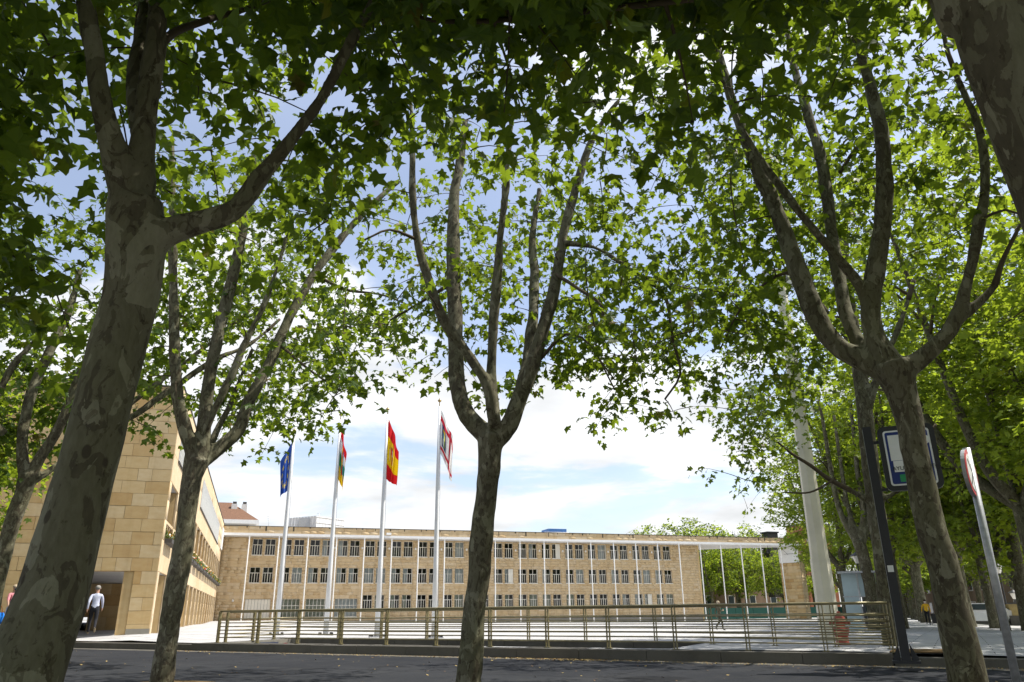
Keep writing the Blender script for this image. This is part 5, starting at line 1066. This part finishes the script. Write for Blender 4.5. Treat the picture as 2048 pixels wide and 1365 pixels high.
# ------------------------------------------------------------------ kiosk, lamps, wall, car on the avenue
p = gpt(1741, 1262); D = float(np.hypot(p[0], p[1])); d = np.array([p[0], p[1], 0]) / D; ux = np.array([d[1], -d[0], 0]); g = p[2]
t = empty("glass_kiosk", tuple(p), "pale blue glass panelled kiosk behind the tree trunks at the right", "kiosk"); H = atd(1712, 1147, D)[2] - g; P = lambda a, z, o=0: p + ux * a + uz * (z) + d * o
for a0, a1, z0, z1 in ((-1.0, -.28, .0, H * .58), (-1.0, -.28, H * .60, H), (-.2, .62, H * .60, H), (.68, 1.3, H * .6, H)): m = MB(); q = P((a0 + a1) / 2, (z0 + z1) / 2); m.box(q, (a1 - a0, .06, z1 - z0), 0, [ux, d, uz]); m.build("glass_panel", M['ice'], t)
m = MB(); m.box(P(-.24, H / 2), (.07, .12, H), 0, [ux, d, uz]); m.box(P(.15, H * .59, .02), (2.4, .12, .06), 0, [ux, d, uz]); m.box(P(.15, H + .05), (2.6, .7, .10), 0, [ux, d, uz]); m.build("frame", M['galv'], t)
m = MB(); m.box(P(.7, H * .29, .3), (1.2, .6, H * .55), 0, [ux, d, uz]); m.build("cabinet", M['brown_wall'], t)
def street_lamp(px, py, pyt, label):
    p = gpt(px, py); D = float(np.hypot(p[0], p[1])); H = atd(px - (py - pyt) * .2, pyt, D)[2] - p[2]; t = empty("street_lamp", tuple(p), label, "street lamp", "lantern lamps of the avenue")
    m = MB(); m.lathe(tuple(p), [(.16, 0), (.16, .1), (.10, .2), (.10, .9), (.06, 1.0), (.045, H - .75), (.07, H - .72), (.07, H - .68)], 10); m.build("post", M['black'], t)
    m = MB(); m.lathe((p[0], p[1], p[2] + H - .67), [(.10, 0), (.24, .42), (.24, .44)], 8); m.build("globe", M['lampglass'], t); m = MB(); m.lathe((p[0], p[1], p[2] + H - .23), [(.40, 0), (.36, .03), (.12, .16), (.03, .24)], 12); m.build("lamp_hood", M['black'], t)
street_lamp(2021, 1248, 1128, "black lantern street lamp beside the round sign's post"); street_lamp(2040, 1246, 1180, "smaller lantern lamp further along by the right edge"); street_lamp(1735, 1256, 1105, "black lantern street lamp with a wide hood above the glass kiosk")
# slatted wall along the avenue with a car behind it
a, b_ = gpt(1935, 1246), gpt(2130, 1254); L_ = np.linalg.norm((b_ - a)[:2]); wd = (b_ - a) / np.linalg.norm(b_ - a); wn = np.array([-wd[1], wd[0], 0]); t = empty("slatted_wall", tuple(a), "low wall with ochre upright slats along the avenue at the right", "wall")
m = MB(); c = (a + b_) / 2; m.box(c + uz * .25, (L_, .4, .6), 0, [wd, wn, uz]); m.build("base", M['kerb_dark'], t); m = MB(); m.box(c + uz * 1.30, (L_, .3, .08), 0, [wd, wn, uz]); m.build("coping", M['coping'], t)
m = MB(); n = int(L_ / .16)
for i in range(n): m.box(a + wd * (i + .5) * L_ / n + uz * .90, (.075, .08, .70), 0, [wd, wn, uz])
o = m.build("slats", M['ochre'], t); o['kind'] = 'stuff'
def car(px, py, D, yaw, label, paint):
    c = atd(px, py, D); z = -1.25; t = empty("parked_car", (c[0], c[1], z), label, "car", None, yaw); t.location = (c[0], c[1], z)
    def part(nm, mb, mt, parent=t): return link(nm, mb.mesh(nm), parent, mt, False)
    prof = [(-2.05, .35), (-2.1, .62), (-1.98, .86), (-1.15, .98), (-.55, 1.42), (.95, 1.46), (1.65, 1.02), (2.05, .90), (2.12, .55), (2.05, .33)]
    m = MB(); n = len(prof); vs = []
    for s, k in ((-.84, 0), (-.86, 0), (.86, 0), (.84, 0)):
        for x, zz_ in prof: vs.append((x, s * (1 if zz_ < 1.0 else .80), zz_))
    fs = [tuple(range(n))] + [tuple(range(3 * n, 4 * n))[::-1]] + [(r * n + i, (r + 1) * n + i, (r + 1) * n + (i + 1) % n, r * n + (i + 1) % n) for r in range(3) for i in range(n)]; m.add(vs, fs, 0, False); part("body", m, paint)
    for nm, pts in (("windshield", [(-1.12, 1.0), (-.58, 1.40)]), ("rear_window", [(1.60, 1.06), (.99, 1.44)])):
        m = MB(); (x0, z0), (x1, z1) = pts; s = -1 if nm == "windshield" else 1; m.add([(x0 + s * .03, -.72, z0 + .02), (x0 + s * .03, .72, z0 + .02), (x1 + s * .03, .6, z1 + .02), (x1 + s * .03, -.6, z1 + .02)], [(0, 1, 2, 3)]); part(nm, m, M['darkglass'])
    for s in (-1, 1):
        m = MB(); m.add([(-.98, s * .80, 1.02), (-.45, s * .715, 1.37), (.9, s * .715, 1.39), (1.4, s * .80, 1.04)], [(0, 1, 2, 3)]); part("side_window", m, M['darkglass'])
        for x in (-1.3, 1.32):
            m = MB(); m.tube([(x, s * .70, .32), (x, s * .885, .32)], .32, 18); w_ = part("wheel", m, M['rubber']); m = MB(); m.tube([(x, s * .87, .32), (x, s * .90, .32)], .2, 12); part("rim", m, M['galv'], w_)
        m = MB(); m.box((-2.06, s * .6, .70), (.06, .38, .15)); part("headlight", m, M['lampglass']); m = MB(); m.box((2.07, s * .68, .74), (.06, .22, .2)); part("taillight", m, M['red'])
    return t
car(1980, 1216, 62, 2.2, "white parked car glimpsed behind the slatted wall and tree trunks", M['carpaint'])

# ------------------------------------------------------------------ things on and behind the roofs
t = empty("tiled_house", (-8, 132, -1), "white house with a brown hipped roof and chimneys rising behind the inner corner", "house")
q = lambda px, py, Y: onY(px, py, Y)
ze = q(505, 1048, 130)[2]; x1 = -.6; m = MB(); m.bx(-22, x1, 130, 142, -1.6, ze - .05); m.build("wall", M['render'], t)
m = MB(); m.bx(-22.5, x1 + .5, 129.4, 142.6, ze - .05, ze + .55); m.build("eaves", M['white'], t)
zr = q(470, 1006, 136)[2]; m = MB(); m.add([(-22.5, 129.5, ze + .552), (x1 + .4, 129.5, ze + .552), (x1 + .4, 142.5, ze + .552), (-22.5, 142.5, ze + .552), (-18, 136, zr), (x1 - 4.2, 136, zr)], [(0, 1, 5, 4), (1, 2, 5), (2, 3, 4, 5), (3, 0, 4)]); m.build("roof", M['rooftile'], t)
for px in (468, 488): c = q(px, 1022, 134); m = MB(); m.bx(c[0] - .45, c[0] + .45, 133.5, 134.5, ze + .6, zr - .5); m.build("chimney", M['render'], t); m = MB(); m.bx(c[0] - .3, c[0] + .3, 133.7, 134.3, zr - .5, zr - .1); m.build("chimney_pot", M['coping'], t)
m = MB(); m.bx(-6.2, -1.6, 129.93, 129.985, ze - .9, ze - .25); m.build("window", M['darkglass'], t)
t = empty("rooftop_screen", (8, 112, 9), "pale perforated screen round rooftop machinery above the main building", "rooftop plant"); a = q(580, 1036, 110); b_ = q(692, 1041, 110); z1 = a[2] + .2
xm = a[0] + (b_[0] - a[0]) * .45
for (xa, ya), (xb, yb) in (((a[0], 112), (xm, 108.5)), ((xm, 108.5), (b_[0], 112))):
    dd = np.array([xb - xa, yb - ya, 0]); n = 9; dl = np.linalg.norm(dd); dd /= dl; nn_ = np.array([-dd[1], dd[0], 0])
    for i in range(n):
        hz = z1 + .35 * (1 - abs(2 * (i + .5) / n - 1)) * 0; c = np.array([xa, ya, (9.5 + hz) / 2]) + dd * dl * (i + .5) / n; m = MB(); m.box(c, (dl / n - .06, .05, hz - 9.5), 0, [dd, nn_, uz]); m.build("screen_panel", M['mesh_white'], t)
    for k in range(4): m = MB(); m.box(np.array([xa, ya, 0]) + dd * dl / 2 + uz * (9.6 + (z1 - 9.6) * (k + .8) / 4) - nn_ * .06, (dl, .04, .04), 0, [dd, nn_, uz]); m.build("rail", M['white'], t)
m = MB(); m.bx(a[0] + 1.2, a[0] + 3.6, 109.2, 111, 9.7, z1 - .3); m.build("machine", M['galv'], t)
for px, py0, py1, lab in ((537, 1053, 1032, "thin aerial on the roof left of the pale screen"), (637, 1044, 1026, "short vent pipe standing above the pale screen")):
    c0 = q(px, py0, 112); c1 = q(px, py1, 112); t = empty("aerial", (c0[0], 112, 9.7), lab, "aerial"); m = MB(); m.tube([(c0[0], 112, 9.5), (c0[0], 112, c1[2])], .035, 6); m.build("pole", M['galv'], t); m = MB()
    for k in range(3): m.tube([(c0[0] - .3 + .06 * k, 112, c1[2] - .25 * k - .1), (c0[0] + .3 - .06 * k, 112, c1[2] - .25 * k - .1)], .018, 5)
    m.build("crossbar", M['galv'], t)
a = q(1092, 1062, 108); b_ = q(1133, 1058.5, 108); z1 = b_[2]; t = empty("rooftop_tank", (a[0] + 2, 108, 9.6), "blue metal plant room with white rails on the roof", "rooftop plant")
m = MB(); m.bx(a[0] + .4, b_[0], 108, 111, 9.6, z1); m.build("body", M['blue'], t); m = MB(); m.bx(a[0] - .4, a[0] + .39, 108.3, 110, 9.6, z1 - .6); m.bx(b_[0] + .01, b_[0] + 2.6, 108.4, 110.4, 9.6, z1 - 1.0); m.build("annex", M['render'], t)
for zf in (.35, .7): m = MB(); m.tube([(a[0] - .4, 107.6, 9.7 + (z1 - 9.7) * zf), (b_[0] + .2, 107.6, 9.7 + (z1 - 9.7) * zf)], .045, 6); m.build("rail", M['white'], t)
m = MB()
for k in range(5): xx = a[0] + (b_[0] - a[0]) * k / 4; m = MB(); m.tube([(xx, 107.6, 9.6), (xx, 107.6, 9.7 + (z1 - 9.7) * .72)], .04, 6); m.build("rail_post", M['white'], t)
def block(name, x0, x1, y0, y1, h, mat, label, rows, colsn, face='y', cat="building", rz=0.0):
    t = empty(name, (x0, y0, -1.7), label, cat); m = MB(); m.bx(x0, x1, y0, y1, -2, h); m.build("wall", mat, t); m = MB(); m.bx(x0 - .2, x1 + .2, y0 - .25, y1, h + .002, h + .4); m.build("roof", M['coping'], t)
    for r in range(rows):
        for c in range(colsn):
            zc = .2 + (h - 1.2) * (r + .5) / rows; cx = x0 + (x1 - x0) * (c + .5) / colsn; m = MB(); m.bx(cx - .75, cx + .75, y0 - .06, y0 - .004, zc - .85, zc + .85); f = m.build("window", M['render'], t); m = MB(); m.bx(cx - .62, cx + .62, y0 - .075, y0 - .062, zc - .72, zc + .72); link("pane", m.mesh("pane"), f, M['darkglass'])
    return t
block("brick_house", 64, 104, 138, 150, 10.2, M['brown_wall'], "brown rendered house glimpsed through leaves beyond the passage", 3, 8)
c = q(1566, 1050, 140); block("brick_house", c[0] + 4.5, c[0] + 12, 140, 145, c[2], M['brick'], "red brick block whose corner shows right of the canopy roof", 4, 2)
c0 = q(1535, 1066, 128); c1 = q(1556, 1074, 128); t = empty("rooftop_tank", (c0[0], 128, 9), "small dark box standing above the right end of the roof", "rooftop plant"); m = MB(); m.bx(c0[0], c1[0], 128, 130, 2, c0[2]); m.build("body", M['coping'], t); m = MB(); m.bx(c0[0] - .2, c1[0] + .2, 127.8, 130.2, c0[2] + .002, c0[2] + .25); m.build("lid", M['black'], t)
block("apartment_block", 108, 150, 78, 92, 15, M['brown_wall'], "tall apartment block glimpsed between the leaves at the far right", 5, 9)
block("apartment_block", 112, 160, 52, 64, 13, M['brown_wall'], "brown apartment block behind the avenue trees by the right edge", 4, 9)
A_, B_ = atd(1780, 1225, 185), atd(2090, 1225, 118); dd_ = B_ - A_; dd_[2] = 0; ln_ = float(np.linalg.norm(dd_)); dd_ /= ln_; nn_ = np.array([dd_[1], -dd_[0], 0]); t = empty("apartment_block", (float(A_[0]), float(A_[1]), -1.7), "long brown block closing the far end of the avenue, behind its trees", "building")
m = MB(); m.box(A_ + dd_ * ln_ / 2 + uz * 8 - nn_ * 5, (ln_, 10, 20), 0, [dd_, nn_, uz]); m.build("wall", M['brown_wall'], t)
for r_ in range(5):
    for c_ in range(14): m = MB(); ce = A_ + dd_ * ln_ * (c_ + .5) / 14 + uz * (.8 + r_ * 3.3) + nn_ * .03; m.box(ce, (1.6, .05, 1.8), 0, [dd_, nn_, uz]); f = m.build("window", M['render'], t); m = MB(); m.box(ce + nn_ * .04, (1.35, .04, 1.55), 0, [dd_, nn_, uz]); link("pane", m.mesh("pane"), f, M['darkglass'])
t = empty("hoarding", (70, 110, -1.7), "dark green hoarding seen low through the passage", "hoarding")
for k in range(12): m = MB(); x = 61 + k * 3.3; m.bx(x, x + 3.24, 111, 111.1, -1.7, .15); m.build("panel", cloth("hoarding_green", (.03, .09, .075)), t)

# ------------------------------------------------------------------ people
def person(loc, face, H, pose, cols, label, hair, mask=None, extras=None, flip=1):
    """one continuous skinned figure; +Y of the figure is where it faces; pose gives joint offsets for a 1.75 m body"""
    t = empty("person", (float(loc[0]), float(loc[1]), float(loc[2])), label, "person", None, face); k = H / 1.75; t.scale = (k, k, k)
    J = {'pel': ((0, 0, .95), .135), 'wai': ((0, .01, 1.10), .125), 'che': ((0, .01, 1.30), .145), 'nek': ((0, .0, 1.475), .058), 'hd0': ((0, .02, 1.57), .075), 'hd1': ((0, .03, 1.66), .088), 'hd2': ((0, .015, 1.72), .06),
         'shL': ((-.17, 0, 1.42), .068), 'shR': ((.17, 0, 1.42), .068), 'elL': ((-.24, -.02, 1.14), .046), 'elR': ((.24, -.02, 1.14), .046), 'wrL': ((-.25, .06, .90), .032), 'wrR': ((.25, .06, .90), .032), 'hdL': ((-.25, .09, .83), .036), 'hdR': ((.25, .09, .83), .036),
         'hiL': ((-.09, 0, .90), .105), 'hiR': ((.09, 0, .90), .105), 'knL': ((-.10, .02, .50), .066), 'knR': ((.10, .02, .50), .066), 'anL': ((-.10, -.02, .09), .044), 'anR': ((.10, -.02, .09), .044), 'toL': ((-.11, .14, .035), .036), 'toR': ((.11, .14, .035), .036)}
    for a, v in pose.items(): J[a] = (v, J[a][1])
    B = [('pel', 'wai', 0), ('wai', 'che', 0), ('che', 'nek', 0), ('nek', 'hd0', 3), ('hd0', 'hd1', 3), ('hd1', 'hd2', 3), ('che', 'shL', 0), ('che', 'shR', 0), ('shL', 'elL', 0), ('shR', 'elR', 0), ('elL', 'wrL', 4), ('elR', 'wrR', 4), ('wrL', 'hdL', 3), ('wrR', 'hdR', 3),
         ('pel', 'hiL', 1), ('pel', 'hiR', 1), ('hiL', 'knL', 1), ('hiR', 'knR', 1), ('knL', 'anL', 1), ('knR', 'anR', 1), ('anL', 'toL', 2), ('anR', 'toR', 2)]
    names = list(J); me = bpy.data.meshes.new("sk"); me.from_pydata([J[n][0] for n in names], [(names.index(a), names.index(b_)) for a, b_, _ in B], []); o = bpy.data.objects.new("sk", me); COL.objects.link(o)
    sm = o.modifiers.new("s", 'SKIN'); sm.use_smooth_shade = True; o.modifiers.new("u", 'SUBSURF').levels = 2
    for i, n in enumerate(names): r = J[n][1]; me.skin_vertices[0].data[i].radius = (r, r * (.78 if n in ('pel', 'wai', 'che') else 1)); me.skin_vertices[0].data[i].use_root = (n == 'pel')
    ev = bpy.data.meshes.new_from_object(o.evaluated_get(bpy.context.evaluated_depsgraph_get())); bpy.data.objects.remove(o); bm = bmesh.new(); bm.from_mesh(ev)
    segs = [(np.array(J[a][0]), np.array(J[b_][0]), tg) for a, b_, tg in B]
    for f in bm.faces:
        c = np.array(f.calc_center_median()); best = (9, 0)
        for a, b_, tg in segs: ab = b_ - a; tt = min(1, max(0, (c - a).dot(ab) / (ab.dot(ab) + 1e-9))); dq = np.linalg.norm(c - a - ab * tt); best = min(best, (dq, tg))
        f.material_index = best[1]; f.smooth = True
    # fingers, nose and ears grow out of the same body
    def fing(p0, p1, r):
        p0, p1 = np.array(p0), np.array(p1); mb = MB(); mb.tube([p0, (p0 + p1) / 2 + np.array([0, .004, 0]), p1], [r, r * .9, r * .6], 5, 3)
        vv = [bm.verts.new(v) for v in mb.v]
        for f in mb.f:
            try: q = bm.faces.new([vv[i] for i in f]); q.material_index = 3; q.smooth = True
            except ValueError: pass
    for s, w, h in ((-1, 'wrL', 'hdL'), (1, 'wrR', 'hdR')):
        a, b_ = np.array(J[w][0]), np.array(J[h][0]); dn = _n(b_ - a); sd_ = _n(np.cross(dn, [1, 0, .01]))
        for i, l in enumerate((.065, .078, .072, .055)): p0 = b_ + dn * .012 + sd_ * (i - 1.5) * .017; fing(p0, p0 + dn * l + np.array([-s * .018, 0, 0]), .0085)
        fing(b_ - dn * .03 + sd_ * .03, b_ + sd_ * .055 + dn * .02, .010)
    hd = np.array(J['hd1'][0]); fing(hd + np.array([0, .075, -.02]), hd + np.array([0, .112, -.035]), .016)
    for s in (-1, 1): fing(hd + np.array([s * .078, 0, -.03]), hd + np.array([s * .10, -.015, .015]), .02)
    ev.materials.clear(); bm.to_mesh(ev); bm.free()
    for m_ in cols: ev.materials.append(m_)
    link("body", ev, t, None, False)
    m = MB(); m.ell((hd[0], hd[1] - .02, hd[2] + .035), (.098, .108, .092), 14, 8); link("hair", m.mesh("hair"), t, hair[0], False)
    if hair[1]: m = MB(); m.ell((hd[0], hd[1] - .06, hd[2] - .07), (.095, .06, .17), 12, 8); link("hair", m.mesh("hair"), t, hair[0], False)
    for s in (-1, 1): m = MB(); m.ell((hd[0] + s * .033, hd[1] + .082, hd[2] + .0), (.013, .008, .008), 8, 5); link("eye", m.mesh("eye"), t, M['black'], False)
    if mask: m = MB(); m.ell((hd[0], hd[1] + .055, hd[2] - .06), (.066, .05, .052), 12, 8); link("face_mask", m.mesh("face_mask"), t, mask, False)
    else: m = MB(); m.ell((hd[0], hd[1] + .082, hd[2] - .068), (.024, .007, .006), 8, 5); link("mouth", m.mesh("mouth"), t, M['red'], False)
    return t
heading = lambda p, away=True: math.atan2(p[1], p[0]) - math.pi / 2 + (0 if away else math.pi)
C_ = cloth
walk = {'hiL': (-.09, 0, .90), 'knL': (-.10, .20, .52), 'anL': (-.10, .22, .09), 'toL': (-.11, .38, .04), 'knR': (.10, -.06, .50), 'anR': (.10, -.32, .22), 'toR': (.11, -.24, .06), 'elL': (-.24, -.14, 1.16), 'wrL': (-.25, -.10, .92), 'hdL': (-.25, -.08, .85), 'elR': (.24, .10, 1.16), 'wrR': (.25, .22, .95), 'hdR': (.25, .26, .88)}
p = onZ(181, 1269, gz(-6.3, 37) + .0); p = np.array([p[0], p[1], gz(p[0], p[1])]) * (35.6 / np.hypot(p[0], p[1])); p[2] = onZ(181, 1269, -.74)[2]; p = atd(181, 1269, 35.8)
person(p, heading(p), 1.80, walk, [C_('pale_blue_shirt', (.52, .55, .68)), C_('charcoal_trousers', (.03, .03, .035)), C_('tan_shoes', (.30, .24, .16)), M['skin'], M['pale_blue_shirt']], "person in a pale blue shirt and dark trousers walking away beside the huge trunk", (C_('grey_hair', (.25, .24, .22)), False))
p = atd(13, 1264, 36.2)
person(p, heading(p, False) + .5, 1.68, walk, [C_('pink_top', (.62, .25, .28)), C_('pale_jeans', (.36, .46, .60)), C_('light_shoes', (.5, .5, .5)), M['skin'], M['skin']], "person in a pink top and pale jeans at the left edge, wearing a dark mask", (C_('fair_hair', (.42, .34, .24)), False), C_('dark_mask', (.03, .05, .08)))
pb = p; t = empty("carrier_bag", (pb[0] - .30, pb[1] - .15, pb[2] + .3), "bright blue bag with orange handles carried at the left edge", "bag"); m = MB(); m.lathe((pb[0] - .28, pb[1] - .2, pb[2] + .28), [(.10, 0), (.17, .05), (.18, .25), (.12, .40), (.10, .41)], 10); m.build("bag_body", C_('bag_blue', (.02, .16, .55)), t)
m = MB(); m.tube([(pb[0] - .36, pb[1] - .2, pb[2] + .66), (pb[0] - .28, pb[1] - .2, pb[2] + .92), (pb[0] - .20, pb[1] - .2, pb[2] + .66)], .02, 6); m.build("handle", C_('bag_orange', (.65, .2, .03)), t)
p = gpt(1441, 1262)
person(p, heading(p) - 1.2, 1.72, {**walk, 'elR': (.25, .04, 1.16), 'wrR': (.16, .22, 1.18), 'hdR': (.10, .26, 1.22)}, [C_('olive_jacket', (.10, .095, .065)), C_('dark_olive_trousers', (.06, .055, .04)), M['black'], M['skin'], M['olive_jacket']], "person in olive jacket and dark trousers walking across the plaza behind the railings", (C_('sand_cap', (.42, .36, .26)), False))
p = gpt(1858, 1251)
person(p, heading(p, False), 1.66, {**walk, 'wrR': (.30, -.12, .95), 'hdR': (.32, -.16, .88), 'elR': (.27, -.06, 1.16)}, [C_('yellow_cardigan', (.60, .36, .03)), C_('black_trousers', (.02, .02, .025)), M['black'], M['skin'], M['yellow_cardigan']], "person in a yellow cardigan and white face mask walking towards the camera", (C_('dark_hair', (.03, .022, .018)), True), M['signwhite'])
pw = p; d = np.array([pw[0], pw[1], 0]) / np.hypot(pw[0], pw[1]); ux = np.array([d[1], -d[0], 0])
t = empty("shopping_trolley", tuple(pw + ux * .42 + d * .35), "black wheeled shopping bag pulled by the person in the yellow cardigan", "trolley"); c = pw + ux * .42 + d * .35; m = MB(); m.box(c + uz * .42, (.38, .28, .62), 0, [ux, d, uz]); m.build("bag_body", M['black'], t); m = MB(); m.tube([c + uz * .7, c + uz * .95 - d * .15], .015, 6); m.build("handle", M['galv'], t)
for s in (-1, 1): m = MB(); m.tube([c + ux * s * .2 + uz * .09, c + ux * s * .24 + uz * .09], .09, 12); m.build("wheel", M['rubber'], t)

# fallen leaves and catkin dust drifted against the kerb
m = MB(); lt = []
def litter(n, fu, fv, sz, z):
    for i in range(n):
        u, v = fu(), fv(); x, y = uv(u, v); a = rng.uniform(0, 6.28); s = rng.uniform(.4, 1.0) * sz; e1 = np.array([math.cos(a), math.sin(a), rng.normal(0, .2)]) * s; e2 = np.array([-math.sin(a), math.cos(a), rng.normal(0, .2)]) * s * .7; c = np.array([x, y, z + .012])
        m.add([c - e1, c + e2, c + e1, c - e2], [(0, 1, 2, 3)], int(rng.integers(0, 2)))
litter(2600, lambda: rng.uniform(-2, 30), lambda: -abs(rng.normal(0, .35)), .03, ROAD); litter(500, lambda: rng.normal(13.2, 1.0), lambda: -abs(rng.normal(.1, .22)), .045, ROAD); litter(260, lambda: rng.uniform(-10, 30), lambda: rng.uniform(-8, -.5), .04, ROAD); litter(500, lambda: rng.uniform(20, 36), lambda: rng.uniform(.8, 9), .045, -1.0)
M['litter_a'] = plain("straw_litter", (.34, .25, .10), .9, .1); M['litter_b'] = plain("brown_litter", (.16, .10, .05), .9, .1)
o = m.build("leaf_litter", [M['litter_a'], M['litter_b']]); tag(o, "straw coloured plane litter drifted along the kerb", "litter", kind='stuff')
